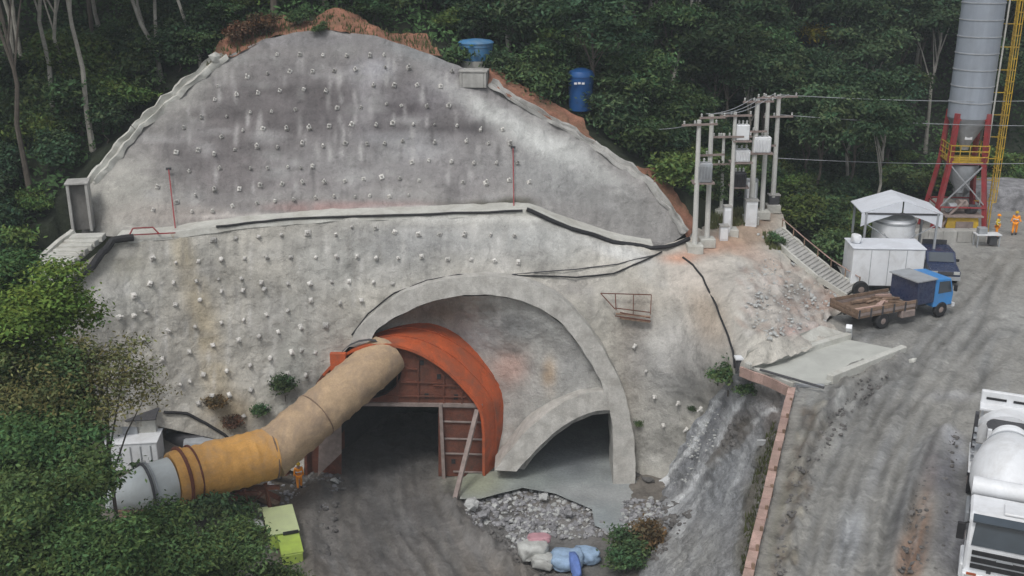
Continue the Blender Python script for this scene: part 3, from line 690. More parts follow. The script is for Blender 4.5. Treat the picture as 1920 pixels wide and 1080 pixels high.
APR.mesh('concrete_apron', [(868, 897), (880, 885), (925, 884), (968, 862), (1010, 750), (1200, 750), (1190, 870), (1245, 900), (1262, 915), (1255, 940), (1170, 945), (1178, 990), (1150, 1002), (1115, 985), (1110, 955), (1040, 925), (980, 915), (900, 935), (862, 935)], 7,
         M['apron'], ap_paint, amp=.03, sc=.5, fine=.012, label='wet pale concrete apron in front of the small opening')

# ---- right bank with spilled water channel, and the drop below the road edge
BK = Sheet([(1191, 905, 'z', -10.4), (1240, 900, 'z', -10.2), (1335, 748, 'z', -3.8), (1378, 700, 'z', -.2), (1482, 732, 'z', -.2), (1430, 708, 'z', -.15), (1460, 780, 'z', -1.5), (1455, 800, 'z', -2.0), (1420, 900, 'z', -4.5), (1380, 1080, 'z', -6.2), (1210, 1080, 'z', -10.0), (1250, 960, 'z', -9.7), (1340, 850, 'z', -5.6), (1330, 950, 'z', -7.2), (1290, 1080, 'z', -8.3), (1350, 1200, 'z', -7.5), (1180, 1200, 'z', -10.2)])
bk_paint = blobs((.275, .28, .285), [(1290, 850, 26, 120, (.235, .245, .26), .8, 33), (1350, 900, 60, 110, (.25, .265, .28), .7, 20), (1300, 1040, 60, 60, (.31, .31, .29), .6), (1262, 850, 8, 85, (.66, .68, .70), .9, 33), (1362, 785, 9, 50, (.66, .68, .70), .9, 18), (1352, 815, 7, 30, (.62, .64, .66), .9, 10), (1318, 880, 8, 55, (.62, .64, .66), .85, 38), (1270, 945, 10, 45, (.58, .60, .62), .8, 45), (1320, 790, 24, 70, (.20, .215, .24), .7, 25), (1420, 770, 12, 40, (.4, .4, .41), .7, 40),
                                    (1385, 800, 30, 30, (.17, .15, .135), .8, -30), (1450, 790, 14, 60, (.14, .115, .10), .8, 12), (1425, 880, 14, 60, (.12, .115, .09), .9, 12), (1400, 980, 16, 80, (.15, .14, .1), .9, 10), (1440, 745, 40, 14, (.22, .205, .19), .8, 20), (1410, 780, 16, 24, (.32, .31, .3), .6)]
                  + [(rnd.uniform(1250, 1400), rnd.uniform(760, 1080), rnd.uniform(3, 8), rnd.uniform(10, 40), rnd.choice([(.36, .37, .38), (.2, .2, .2)]), .5, 25) for _ in range(40)])
def spill(q):
    c = bk_paint(q)
    for ln, w, k in (([(1352, 735), (1322, 790), (1292, 845), (1262, 880), (1238, 908)], 5, .85), ([(1388, 752), (1366, 785), (1356, 815), (1350, 838)], 5, .85), ([(1348, 858), (1326, 880), (1300, 905), (1272, 930), (1256, 950)], 4, .85),
                     ([(1452, 768), (1425, 782), (1398, 806)], 4, .5), ([(1330, 905), (1300, 950), (1270, 1000)], 4, .4), ([(1395, 850), (1380, 900), (1350, 960)], 4, .3)):
        wob = 1 + .5 * np.sin(q[:, 1] * .35) * np.cos(q[:, 0] * .21)
        a = (np.exp(-(seg_dist(q, ln) / (w * wob + 1)) ** 4) * k)[:, None]; c = c * (1 - a) + np.array((.70, .72, .73)) * a
    for ln, w, k in (([(1400, 790), (1372, 815), (1345, 850), (1335, 868)], 9, .8), ([(1408, 800), (1380, 835), (1352, 856)], 4, .6), ([(1478, 780), (1450, 850), (1428, 900), (1405, 960), (1395, 1080)], 11, .75), ([(1395, 712), (1440, 735), (1480, 745)], 8, .5)):
        wob = 1 + .5 * np.sin(q[:, 1] * .31 + 2) * np.cos(q[:, 0] * .27)
        a = (np.exp(-(seg_dist(q, ln) / (w * wob + 1)) ** 4) * k)[:, None]; c = c * (1 - a) + np.array((.11, .10, .085)) * a
    return c
BK.mesh('drainage_bank', [(1191, 915), (1240, 900), (1300, 800), (1335, 748), (1378, 700), (1390, 690), (1400, 688), (1440, 702), (1500, 722), (1502, 800), (1470, 900), (1440, 1210), (1170, 1210), (1200, 1060), (1245, 975), (1235, 930)], 4.6, M['bank'], spill, amp=.24, sc=.9, fine=.10,
        label='sloping grey shotcrete bank between the portal and the upper road')

# ---- upper road and yard
RD = Sheet([(1300, 1080, 'z', 0), (1500, 730, 'z', 0), (1600, 560, 'z', 0), (1900, 900, 'z', 0), (1760, 450, 'z', 0), (1900, 390, 'z', 0), (2400, 600, 'z', 0), (2400, 370, 'z', 0)])
rtracks = [[(1510, 1100), (1548, 900), (1625, 740), (1690, 690)], [(1570, 1100), (1612, 880), (1680, 750), (1800, 600)], [(1640, 1100), (1680, 900), (1740, 770), (1860, 620)], [(1530, 760), (1600, 700), (1700, 690)], [(1545, 800), (1620, 720), (1720, 700)], [(1700, 640), (1800, 570), (1860, 480)], [(1760, 650), (1850, 560), (1890, 470)], [(1540, 1100), (1580, 900), (1650, 760), (1780, 600), (1870, 500)], [(1610, 1100), (1650, 900), (1700, 780), (1830, 620), (1910, 500)], [(1700, 1100), (1720, 900), (1770, 790), (1900, 650)], [(1500, 860), (1530, 780), (1620, 690), (1720, 640)], [(1480, 980), (1530, 820), (1600, 740)], [(1500, 900), (1560, 760), (1640, 700)]]
def road_rut(q, p3):
    d = np.zeros(len(q))
    for t in rtracks:
        s = seg_dist(q, t); d += -.07 * np.exp(-(s / 8) ** 2) + .05 * np.exp(-((s - 14) / 6) ** 2)
    nn_ = np.array([noise.fractal(Vector(v) * 1.5, .8, 2.1, 4) for v in p3])
    rough_ = np.exp(-(seg_dist(q, [(1475, 1090), (1500, 900), (1530, 790), (1600, 710), (1690, 680)]) / 28) ** 2) + .7 * np.exp(-(seg_dist(q, [(1700, 1090), (1740, 900), (1790, 800)]) / 40) ** 2)
    d += nn_ * (.015 + .20 * rough_)
    d += .22 * np.exp(-(seg_dist(q, [(1475, 1090), (1505, 900), (1530, 800), (1600, 700), (1690, 672)]) / 15) ** 2) * (1 + .5 * np.sin(q[:, 1] * .2) * np.sin(q[:, 0] * .17))
    d += .25 * np.exp(-(seg_dist(q, [(1668, 1100), (1690, 980), (1730, 860), (1775, 800)]) / 10) ** 2)
    d += .16 * np.exp(-(seg_dist(q, [(1760, 840), (1750, 1090)]) / 30) ** 2)
    return d
rd_paint = blobs((.285, .278, .255), [(1620, 900, 110, 200, (.22, .218, .205), .7, 12), (1760, 600, 160, 110, (.26, .26, .25), .6, 30), (1590, 1010, 26, 80, (.36, .375, .39), .85, 12), (1650, 870, 13, 60, (.30, .305, .31), .8, 20), (1900, 600, 30, 34, (.38, .38, .36), .8, 20), (1790, 742, 60, 9, (.34, .34, .34), .8),
    (1640, 735, 80, 26, (.11, .112, .112), .85, -32), (1700, 690, 40, 18, (.12, .12, .12), .7, -30), (1560, 745, 36, 30, (.40, .41, .40), .9), (1515, 800, 14, 60, (.36, .37, .34), .8, 14), (1500, 900, 15, 160, (.115, .105, .09), .85, 13), (1465, 960, 13, 150, (.21, .20, .16), .8, 13), (1690, 960, 16, 110, (.085, .085, .088), .85, 16), (1735, 850, 14, 50, (.09, .09, .092), .8, 30),
    (1765, 880, 44, 60, (.16, .162, .18), .8), (1785, 825, 24, 14, (.42, .43, .46), .85, 20), (1800, 860, 14, 18, (.38, .39, .42), .7), (1722, 1000, 20, 90, (.26, .165, .11), .9, 12), (1705, 1060, 24, 50, (.31, .17, .10), .85, 8), (1790, 1000, 40, 100, (.14, .142, .165), .8), (1850, 440, 70, 40, (.29, .29, .28), .7), (1740, 460, 60, 30, (.34, .34, .33), .7), (1640, 622, 110, 12, (.12, .125, .125), .75, -14),
    (1840, 640, 60, 12, (.16, .165, .165), .6, -20), (1700, 560, 60, 10, (.16, .16, .16), .5, -10), (1740, 540, 40, 14, (.17, .17, .17), .6)]
    + [(rnd.uniform(1470, 1900), rnd.uniform(520, 1080), rnd.uniform(3, 8), rnd.uniform(20, 70), rnd.choice([(.13, .133, .13), (.28, .285, .28)]), .5, rnd.uniform(8, 32)) for _ in range(150)]
    + [(1600 + rnd.uniform(-60, 90), 745 + rnd.uniform(-50, 60), rnd.uniform(3, 5), rnd.uniform(12, 26), rnd.choice([(.08, .08, .08), (.24, .24, .23)]), .7, rnd.uniform(-50, 50)) for _ in range(50)]
    + [(1500 + (900 - y) * .2 + rnd.uniform(-22, 22), y, rnd.uniform(4, 9), rnd.uniform(5, 12), rnd.choice([(.08, .072, .062), (.27, .25, .2), (.17, .14, .11)]), .7, 15) for y in [rnd.uniform(760, 1080) for _ in range(120)]])
rd_poly = [(1404, 1090), (1425, 1000), (1450, 900), (1472, 800), (1487, 730), (1440, 700), (1385, 690), (1540, 600), (1560, 560), (1595, 545), (1560, 480), (1620, 440), (1700, 400), (1750, 372), (2600, 372), (2600, 1210), (1380, 1210)]
RD.mesh('upper_road', rd_poly, 6.0, M['mud'], tracked(rd_paint, rtracks, (.11, .105, .092), (.31, .305, .285), 5.0, .6), amp=.07, sc=.7, fine=.05, rut=road_rut, label='grey muddy haul road and yard of the concrete plant')
# earth face under the road edge
edge = dense([(1395, 1100), (1404, 1080), (1425, 1000), (1450, 900), (1472, 800), (1486, 742)], 8)
eA = [P(a, b, z=.02) for a, b in edge]; eB = [p + Vector((-.35, 0, -1.6)) for p in eA]; eC = [p + Vector((.25, -.2, -4.5)) for p in eA]
MB().strip(eA, eB).strip(eB, eC).build('road_edge_bank', M['edge_soil'], rough=.15, rscale=1.1)['kind'] = 'structure'

# ---- red soil above the crest
SO = Sheet([(400, 110, 'Y', 68.1), (500, 70, 'Y', 69.3), (600, 54, 'Y', 69.9), (700, 68, 'Y', 69.8), (820, 104, 'Y', 69.5), (520, 30, 'Y', 72), (640, 20, 'Y', 72.5), (740, 50, 'Y', 72), (815, 80, 'Y', 71), (440, 60, 'Y', 70.5)])
so_poly = [(385, 128), (420, 70), (470, 34), (530, 26), (560, 44), (590, 34), (620, 16), (660, 22), (690, 48), (740, 60), (800, 66), (830, 106), (790, 97), (700, 70), (620, 58), (560, 62), (500, 74), (420, 112)]
so = SO.mesh('red_soil_crest', so_poly, 6, M['soil'], None, amp=.3, sc=.7, fine=.08, label='bare red soil above the crest of the cut')
SO2 = Sheet([(905, 150, 'Y', 68.6), (1040, 228, 'Y', 67.8), (1110, 272, 'Y', 67.2), (925, 130, 'Y', 70), (1040, 195, 'Y', 69.5), (1100, 235, 'Y', 69), (1222, 348, 'Y', 65.3), (1220, 315, 'Y', 67.5), (1290, 440, 'Y', 64), (1300, 400, 'Y', 66.5)])
SO2.mesh('red_soil_flank', [(915, 158), (918, 128), (945, 135), (985, 165), (1050, 195), (1092, 225), (1112, 262), (1175, 312), (1240, 318), (1262, 360), (1310, 410), (1290, 448), (1255, 400), (1222, 352), (1180, 322), (1110, 274), (1040, 232), (960, 189)], 6, M['soil'], None, amp=.22, sc=.8, fine=.07,
         label='strip of red soil along the right flank of the cut')

# ---- gutters along the cut
def gutter(name, path, m, label, w=.5, h=.3, off=(0, 0, 0)):
    pts = [UP.at(a, b, .05)[0] + Vector(off) for a, b in path]
    mb = MB()
    for a, b in zip(pts, pts[1:]):
        side = (b - a).cross(Vector((0, -.6, 1))).normalized()
        mb.bar(a + side * w * .5, b + side * w * .5, .14, h); mb.bar(a - side * w * .5, b - side * w * .5, .14, h)
        mb.bar(a + Vector((0, .05, -h * .4)), b + Vector((0, .05, -h * .4)), w, .1)
    o = mb.build(name, m, rough=.22, rscale=1.4, sub=5); return tag(o, label, 'gutter')
gutter('crest_gutter', [(172, 342), (210, 297), (255, 245), (305, 198), (352, 158), (395, 122), (420, 106)], M['pale_concrete'], 'pale concrete gutter climbing the left edge of the cut face', .5, .32)
gutter('flank_gutter', [(918, 155), (960, 184), (1040, 227), (1108, 268), (1180, 317), (1222, 347), (1262, 400), (1284, 436)], M['concrete'], 'narrow concrete gutter down the right edge of the cut face', .35, .2)
o = MB().rock(UP.at(405, 113, .2)[0], .55, (1.4, .7, .8), 3).build('spoil_lump', M['pale_concrete']); tag(o, 'whitish concrete lump at the top of the left gutter', 'concrete lump')
# left stepped drain beside the black pipe
lp = [(200, 450), (150, 492), (110, 530), (85, 555)]
sd_ = thing('stepped_drain', 'pale stepped concrete drain left of the black pipe', 'drain', P(150, 492, Y=56.5))
pts = [LO.at(a, b, .15)[0] for a, b in dense(lp, 5)]
for i, (a, b) in enumerate(zip(pts, pts[1:])):
    MB().box((a + b) / 2 + Vector((-1.1, .4, .1)), (1.8, .8, .35), rnd.uniform(-.1, .1)).build('step', M['pale_concrete'], sd_, world=True, bevel=.03)
mb = MB()
for a, b in zip(pts, pts[1:]): mb.bar(a + Vector((-2.1, .6, .2)), b + Vector((-2.1, .6, .2)), .3, .5)
mb.build('side_wall', M['pale_concrete'], sd_, world=True, rough=.08)

# ---- concrete inlet boxes
def inlet(name, c, size, rz, label, open_dir=-1):
    t = thing(name, label, 'inlet box', c, rz)
    w, d, h = size
    for nm, cc, ss in (('wall', (-w / 2 + .08, 0, h / 2), (.16, d, h)), ('wall', (w / 2 - .08, 0, h / 2), (.16, d, h)), ('wall', (0, d / 2 - .08, h / 2), (w - .33, .15, h - .01)), ('rim', (0, 0, h + .06), (w + .12, d + .1, .12))):
        MB().box(cc, ss).build(nm, M['concrete'], t, bevel=.02)
    MB().box((0, .1, h * .5), (w - .36, d - .5, h - .1)).build('shade_block', M['tunnel'], t)  # solid dark block; its colour imitates the shade inside the box
    return t
inlet('inlet_box', P(157, 430, Y=59.4), (1.15, 1.2, 2.75), .25, 'tall concrete inlet box at the left end of the upper cut face')
cbx = inlet('crest_box', P(889, 162, Y=68.6), (1.7, 1.2, .95), -.1, 'small concrete box at the crest below the pale blue tank')
MB().box((0, -.52, .46), (1.36, .14, .93)).build('front_wall', M['concrete'], cbx, bevel=.02)

# ---- pipes, hoses and cables on the faces
def run(name, sheet, path, r, m, label, cat, off=.12, n=6, sag=0):
    pts = [sheet.at(a, b, off)[0] for a, b in dense(path, 4)]
    for i, p in enumerate(pts): p += noise.noise_vector(p * .8) * r * .9
    o = MB().tube(pts, r, n).build(name, m, smooth=False); return tag(o, label, cat)
run('black_pipe', LO, [(112, 566), (150, 523), (186, 478), (212, 452), (248, 448)], .21, M['dark'], 'thick black pipe bending down the left edge of the lower face', 'pipe', .15, 8)
run('ledge_pipe', LO, [(405, 426), (480, 416), (560, 410), (700, 405), (850, 401), (978, 397)], .07, M['dark'], 'thin black pipe along the ledge between the two cut faces', 'pipe', .1)
run('descending_pipe', LO, [(985, 396), (1015, 406), (1070, 431), (1150, 453), (1220, 467), (1245, 466), (1290, 452)], .13, M['dark'], 'thick black pipe descending right from the ledge to the poles', 'pipe', .12, 8)
run('arch_cable', LO, [(660, 628), (690, 588), (740, 550), (800, 526), (860, 515), (960, 517), (1080, 521), (1150, 514), (1200, 494), (1240, 474)], .05, M['dark'], 'black cable looping over the crown of the big arch', 'cable', .12)
run('upper_cable', LO, [(960, 515), (1080, 506), (1160, 496), (1225, 480)], .035, M['darksteel'], 'thin cable above the arch joining the poles from the left', 'cable', .1)
run('bank_hose', LO, [(1280, 484), (1300, 500), (1318, 522), (1345, 575), (1365, 625), (1377, 660), (1380, 690)], .06, M['dark'], 'dark hose hanging down the bank to the concrete basin', 'hose', .1)
run('base_hose', LO, [(305, 772), (350, 776), (385, 792), (420, 815), (445, 838)], .09, M['dark'], 'black hose at the foot of the face above the orange duct', 'hose', .12)
for px, y0, y1, lab in ((318, 322, 436, 'thin red pole standing at the left of the ledge'), (960, 282, 394, 'thin red pole standing at the right of the ledge')):
    t = thing('marker_pole', lab, 'pole', UP.at(px + 12 if px < 400 else px, y1)[0], 0, 'red marker poles on the ledge')
    a = UP.at(px, y0, .35)[0]; b = UP.at(px + (12 if px < 400 else 2), y1, .35)[0]
    MB().tube([b, a], .035, 6).build('shaft', M['redpaint'], t, world=True)
    MB().box(a, (.3, .12, .14)).build('cap', M['darksteel'], t, world=True)
t = thing('fallen_barrier', 'low rusty red barrier lying on the left of the ledge', 'barrier', LO.at(285, 438)[0])
for a, b in (((243, 443), (330, 438)), ((250, 430), (243, 443)), ((250, 430), (288, 428)), ((288, 428), (300, 440))):
    MB().bar(LO.at(*a, .3)[0], LO.at(*b, .3)[0], .06).build('rail', M['redpaint'], t, world=True)
t = thing('scaffold_frame', 'rusty scaffold frame leaning on the slope right of the arch', 'scaffold', LO.at(1185, 590)[0])
grid = [((1122, 552), (1222, 556)), ((1150, 578), (1222, 588)), ((1150, 552), (1152, 582)), ((1186, 554), (1186, 590)), ((1222, 556), (1222, 592)), ((1122, 552), (1150, 580)), ((1150, 592), (1224, 604)), ((1160, 586), (1222, 598))]
for a, b in grid: MB().bar(LO.at(*a, .5)[0], LO.at(*b, .5)[0], .05).build('tube', M['rust'], t, world=True)
for k in range(2):
    a, b = LO.at(1152 + k * 8, 588 + k * 8, .42)[0], LO.at(1222, 596 + k * 9, .42)[0]
    MB().bar(a, b, .22, .05).build('plank', M['wood'], t, world=True)

# ---- ventilation duct
dp = [None, P(692, 694, Y=57.2), P(508, 850, z=-6.25)]; dp[0] = dp[1] + (dp[1] - dp[2]).normalized() * 1.6
d2 = P(345, 892, z=-6.3); d3 = P(322, 899, z=-6.3)
du = thing('ventilation_duct', 'long tan and orange ventilation duct running into the tunnel shield', 'ventilation duct', P(505, 900, z=-9.9))
def wob_tube(a, b, r0, r1, m, name, nseg=26, n=28, wr=.035):
    mb = MB(); path = [a.lerp(b, i / nseg) for i in range(nseg + 1)]
    rr = [r0 + (r1 - r0) * i / nseg + (wr if i % 4 == 0 else 0) + rnd.uniform(-.012, .012) for i in range(nseg + 1)]
    mb.tube(path, rr, n)
    return mb.build(name, m, du, world=True, rough=.085, rscale=1.5)
wob_tube(dp[0], dp[1], 1.28, 1.34, M['duct_tan'], 'inner_section', 4, wr=0)
wob_tube(dp[1], dp[2].lerp(dp[1], -.035), 1.34, 1.36, M['duct_tan'], 'tan_section', 44)
wob_tube(dp[2].lerp(d2, -.02), d2, 1.39, 1.44, M['duct_orange'], 'orange_section', 34)
wob_tube(d2, d3.lerp(d2, .1), 1.52, 1.36, M['duct_orange'], 'neck', 5)
dirn = (d3 - d2).normalized()
mb = MB(); mb.tube([d3, d3 + dirn * 1.35], [1.2, 1.17], 26); mb.build('white_collar', M['duct_white'], du, world=True)
mb = MB(); mb.tube([d3 + dirn * 1.35, d3 + dirn * 3.4], [1.16, .55], 26); mb.build('white_cone', M['duct_white'], du, world=True)
def hoop(c, d, r, rr, m, name):
    x = d.cross(Vector((0, 0, 1))).normalized(); y = d.cross(x)
    MB().tube([c + (x * math.cos(R(k * 12)) + y * math.sin(R(k * 12))) * r for k in range(31)], rr, 6, caps=False).build(name, m, du, world=True)
hoop(d2 + dirn * .1, dirn, 1.52, .10, M['rust'], 'clamp_ring'); hoop(d2 - dirn * .5, dirn, 1.48, .06, M['rust'], 'clamp_ring')
hoop(dp[2], (d2 - dp[2]).normalized(), 1.40, .05, M['wood'], 'joint_ring'); hoop(d3 + dirn * 1.35, dirn, 1.24, .08, M['darksteel'], 'clamp_ring')
hoop(d3 + dirn * 1.15, dirn, 1.24, .05, M['grey'], 'clamp_ring')
mid = dp[1].lerp(dp[2], .55); hoop(mid, (dp[2] - dp[1]).normalized(), 1.36, .035, M['wood'], 'joint_ring')
for t_ in (.25, .5, .75):
    c = dp[2].lerp(d2, t_); g = PIT.pos([(440, 905)])[0][2]
    tr = thing('duct_trestle', {.25: 'reddish steel trestle under the bend of the duct', .5: 'reddish steel trestle under the middle of the orange duct section', .75: 'reddish steel trestle under the duct beside its white end'}[t_], 'trestle', (c.x, c.y, -9.9), 0, 'trestles under the duct')
    for sx in (-1, 1):
        MB().bar((sx * 1.1, -.2, -.6), (sx * .7, 0, 2.15), .16).build('post', M['rust'], tr)
    MB().bar((-1.5, 0, 1.9), (1.5, 0, 1.9), .2).build('cradle', M['rust'], tr)
    MB().bar((-1.1, -.1, .2), (.8, 0, 1.7), .1).build('brace', M['rust'], tr)
for k, (a, b, lab) in enumerate((((455, 905), (522, 938), 'rusty steel beam lying under the orange duct, the rear one'), ((470, 922), (520, 948), 'rusty steel beam lying under the orange duct, the front one'), ((540, 885), (480, 890), 'rusty steel beam lying behind the worker in orange'))):
    o = MB().bar(P(*a, z=-9.3), P(*b, z=-9.75), .4, .3).build('steel_beam', M['rust'] if k != 1 else M['wood']); tag(o, lab, 'beam', 'beams on the ground below the duct')

# ---- left yard: huts, bins, debris
t = thing('site_hut', 'grey flat roofed site hut half hidden by leaves left of the duct', 'hut', P(255, 818, z=-6.9), .12)
MB().box((0, 0, .8), (2.8, 2.0, 1.6)).build('wall', M['pale_concrete'], t, bevel=.02)
MB().box((-.1, -.2, 1.85), (3.3, 2.6, .1), Matrix.Rotation(R(8), 3, 'X')).build('roof', M['darksteel'], t, bevel=.02)
MB().box((0, -1.13, 1.0), (.8, .05, 1.3)).build('door', M['grey'], t)
t = thing('white_container', 'small white container behind the white end of the duct', 'container', P(255, 868, z=-7.9), .12)
MB().box((0, 0, .8), (2.9, 1.7, 1.6)).build('body', M['white'], t, bevel=.03)
MB().box((0, 0, 1.64), (3.0, 1.8, .07)).build('lid', M['white'], t, bevel=.01)
for k in range(5): MB().box((-1.1 + k * .55, -.87, .8), (.06, .05, 1.3)).build('rib', M['grey'], t)
t = thing('block_wall', 'broken pale block wall beside the grey hut', 'wall', P(325, 800, z=-7.1), .3)
for r_ in range(4):
    for k in range(5 - (r_ == 3) * 2):
        MB().box((-1.1 + k * .56 + (r_ % 2) * .2, rnd.uniform(-.04, .04), .15 + r_ * .3), (.53, .3, .28), rnd.uniform(-.05, .05)).build('block', M['pale_concrete'], t, bevel=.015)
for k, (px, py, lab) in enumerate(((345, 828, 'dark grey rolled tarpaulin behind the duct'), (378, 838, 'light grey rolled tarpaulin behind the orange duct'))):
    p = P(px, py, z=-7.5)
    o = MB().tube([p + Vector((-1.0, .2, .1)), p + Vector((0, 0, .15)), p + Vector((1.2, -.1, .1))], [.32, .42, .3], 9).build('tarpaulin_roll', M['grey'] if k else M['darksteel'], rough=.12, rscale=1.7); tag(o, lab, 'tarpaulin')
# lime green bins
lt_ = thing('lime_cabinet', 'pale lime green stepped steel box lying at the edge of the access road', 'steel box', P(528, 1003, z=-10.1), .33)
MB().box((0, 0, .45), (1.5, 2.7, .9)).build('body', M['limedark'], lt_, bevel=.03)
MB().box((0, 0, .94), (1.65, 2.85, .07)).build('lid', M['lime'], lt_, bevel=.015)
MB().box((-.75, 1.45, .9), (.6, .35, .1)).build('flap', M['lime'], lt_, bevel=.015)
MB().box((.35, -1.45, .92), (.8, .12, .14)).build('latch_box', M['dark'], lt_)
MB().box((.22, -2.15, .28), (1.05, 1.5, .72), Matrix.Rotation(R(9), 3, 'X')).build('lower_section', M['limedark'], lt_, bevel=.04)
MB().box((.22, -2.15, .68), (1.12, 1.56, .05), Matrix.Rotation(R(9), 3, 'X')).build('lower_lid', M['limedark'], lt_)
# debris stacks
debris = [(290, 955, 'reddish planks lying below the white duct end'), (262, 968, 'brown planks among the leaves at the left')]
for px, py, lab in debris:
    p = P(px, py, z=-8.6); t = thing('plank_pile', lab, 'planks', p, rnd.uniform(-.6, .2))
    for k in range(5): MB().box((rnd.uniform(-.3, .3), k * .24 - .5, .1 + (k % 2) * .08), (2.0, .18, .06), rnd.uniform(-.2, .2)).build('plank', M['wood'], t)

# ---- stones
def scatter(name, polys, n, rmin, rmax, z, m, label, seed):
    g = random.Random(seed); mb = MB(); k = 0
    lo = np.min([np.min(p, 0) for p in polys], 0); hi = np.max([np.max(p, 0) for p in polys], 0)
    while k < n:
        q = (g.uniform(lo[0], hi[0]), g.uniform(lo[1], hi[1]))
        if not any(in_poly([q], p)[0] for p in polys): continue
        p = z(q); r = rmin + (rmax - rmin) * g.random() ** 2.2
        mb.rock(p + Vector((0, 0, r * .2)), r, (1, g.uniform(.6, 1), g.uniform(.5, .8)), g.random()); k += 1
    o = mb.build(name, m); return tag(o, label, kind='stuff')
zp = lambda q: Vector(PIT.pos([q])[0]) + Vector((0, 0, .02))
rub = [[(870, 940), (930, 912), (1010, 912), (1100, 945), (1150, 1005), (1060, 1012), (950, 985), (880, 990)], [(1165, 940), (1240, 935), (1250, 965), (1200, 1000), (1165, 990)], [(940, 985), (1000, 990), (1000, 1040), (960, 1030)]]
scatter('rubble_bed', rub, 1000, .06, .25, zp, M['stone'], 'grey broken stones in front of the small opening', 1)
scatter('pale_rubble', rub, 520, .06, .22, zp, M['stone_pale'], 'pale broken stones among the grey rubble', 2)
scatter('dark_rubble', [[(860, 930), (900, 960), (1000, 1030), (1040, 1080), (980, 1080), (880, 980)]], 260, .06, .2, zp, M['stone_dark'], 'dark gravel along the edge of the access road', 3)
zb = lambda q: Vector(BK.pos([q])[0])
scatter('mouth_rubble', [[(560, 880), (640, 870), (650, 920), (590, 940)], [(590, 950), (640, 930), (620, 1060), (580, 1060)]], 260, .05, .28, zp, M['stone_dark'], 'dark rubble left of the main tunnel mouth', 14)
scatter('bank_stones', [[(1180, 870), (1235, 860), (1240, 912), (1190, 915)], [(1380, 790), (1400, 780), (1375, 840), (1340, 850)], [(1240, 930), (1300, 960), (1230, 1060), (1210, 1040)]], 190, .07, .3, zb, M['stone_dark'], 'dark stones at the foot of the drainage bank', 4)
scatter('bank_spall', [[(1255, 900), (1350, 760), (1375, 770), (1300, 910)], [(1250, 900), (1320, 780), (1335, 790), (1262, 912)]], 200, .03, .13, zb, M['stone_pale'], 'pale spalls along the wet channel of the bank', 5)
zl = lambda q: Vector(LO.pos([q])[0])
scatter('slope_scree', [[(1400, 520), (1440, 480), (1560, 570), (1545, 605), (1440, 640), (1400, 600)], [(1420, 440), (1450, 430), (1590, 552), (1560, 560)]], 420, .04, .17, zl, M['stone_pale'], 'loose pale scree on the bank above the concrete basin', 6)
zr = lambda q: P(q[0], q[1], z=.06)
scatter('road_gravel', [[(1480, 900), (1520, 790), (1620, 690), (1700, 665), (1640, 740), (1540, 860), (1480, 1080), (1450, 1080)], [(1660, 1080), (1700, 950), (1780, 800), (1800, 820), (1760, 1080)]], 700, .03, .14, zr, M['stone_dark'], 'muddy clods along the sides of the haul road', 7)
zq = lambda q: Vector(PIT.pos([q])[0])
scatter('yard_debris', [[(400, 900), (480, 900), (600, 880), (640, 900), (590, 1000), (560, 1060), (430, 1000)], [(300, 800), (420, 800), (430, 850), (330, 850)]], 420, .05, .26, zq, M['stone'], 'mixed grey debris beside the access road', 8)
for px, py, r, m, lab in ((886, 944, .62, 'stone_pale', 'large pale boulder at the foot of the raking prop'), (1170, 893, .0, 'stone', ''), (628, 900, .35, 'stone_pale', 'small pale boulder beside the tunnel mouth'), (905, 965, .4, 'stone', 'grey boulder just below the large pale boulder'),
                          (1020, 930, .42, 'stone_pale', 'pale boulder standing in the middle of the rubble'), (1065, 962, .4, 'stone', 'grey boulder in the rubble nearest the wet apron'), (1215, 900, .5, 'stone_dark', 'dark boulder at the right foot of the big arch')):
    if r: tag(MB().rock(P(px, py, z=-10.3 + r * .35), r * .85, (1.2, .9, .6), px).build('boulder', M[m], sub=1, rough=.10, rscale=3), lab, 'boulder')

# ---- bags and tarps at the bottom
def lump(name, c, size, m, label, cat, rz=0, seed=1):
    bm = MB(); res = bmesh.ops.create_icosphere(bm.bm, subdivisions=3, radius=1)
    for v in res['verts']:
        n_ = v.co.copy(); p = Vector([math.copysign(abs(x) ** .6, x) for x in n_])
        p += noise.noise_vector(n_ * 1.6 + Vector((seed, 0, 0))) * .28 + noise.noise_vector(n_ * 4.5 + Vector((seed, 3, 0))) * .13
        v.co = Matrix.Rotation(rz, 3, 'Z') @ Vector((p.x * size[0], p.y * size[1], p.z * size[2])) + Vector(c)
    o = bm.build(name, m, smooth=True); return tag(o, label, cat)
lump('bulk_bag', P(1000, 1030, z=-9.9), (.8, .6, .45), M['bag_white'], 'white bulk bag lying left of the blue tarp', 'bag', .2, 1)
lump('bulk_bag', P(1018, 1052, z=-10.2), (.6, .5, .35), M['bag_white'], 'crumpled white bag in front of the bag with the pink top', 'bag', -.3, 2)
lump('pink_sack', P(1010, 1010, z=-9.6), (.62, .38, .2), M['bag_pink'], 'faded pink sack on top of the white bags', 'bag', .05, 3)
lump('crumpled_tarp', P(1062, 1048, z=-10.1), (.9, .7, .4), M['tarp'], 'pale blue crumpled tarp on the ground near the bush', 'tarp', .1, 5)
lump('crumpled_tarp', P(1098, 1040, z=-10.1), (.75, .5, .35), M['tarp'], 'light blue tarp fold nearest the bush', 'tarp', -.5, 6)
lump('blue_strap_sack', P(1078, 1060, z=-9.9), (.25, .95, .35), M['tarp_blue'], 'dark blue sack lying across the pale tarp', 'bag', .1, 7)
lump('scrap_sack', P(418, 950, z=-9.0), (.7, .4, .4), M['grey'], 'grey sack below the orange duct', 'bag', .4, 8)
lump('scrap_sack', P(470, 985, z=-9.3), (.75, .35, .3), M['bag_white'], 'torn whitish sack left of the lime green box', 'bag', -.3, 9)
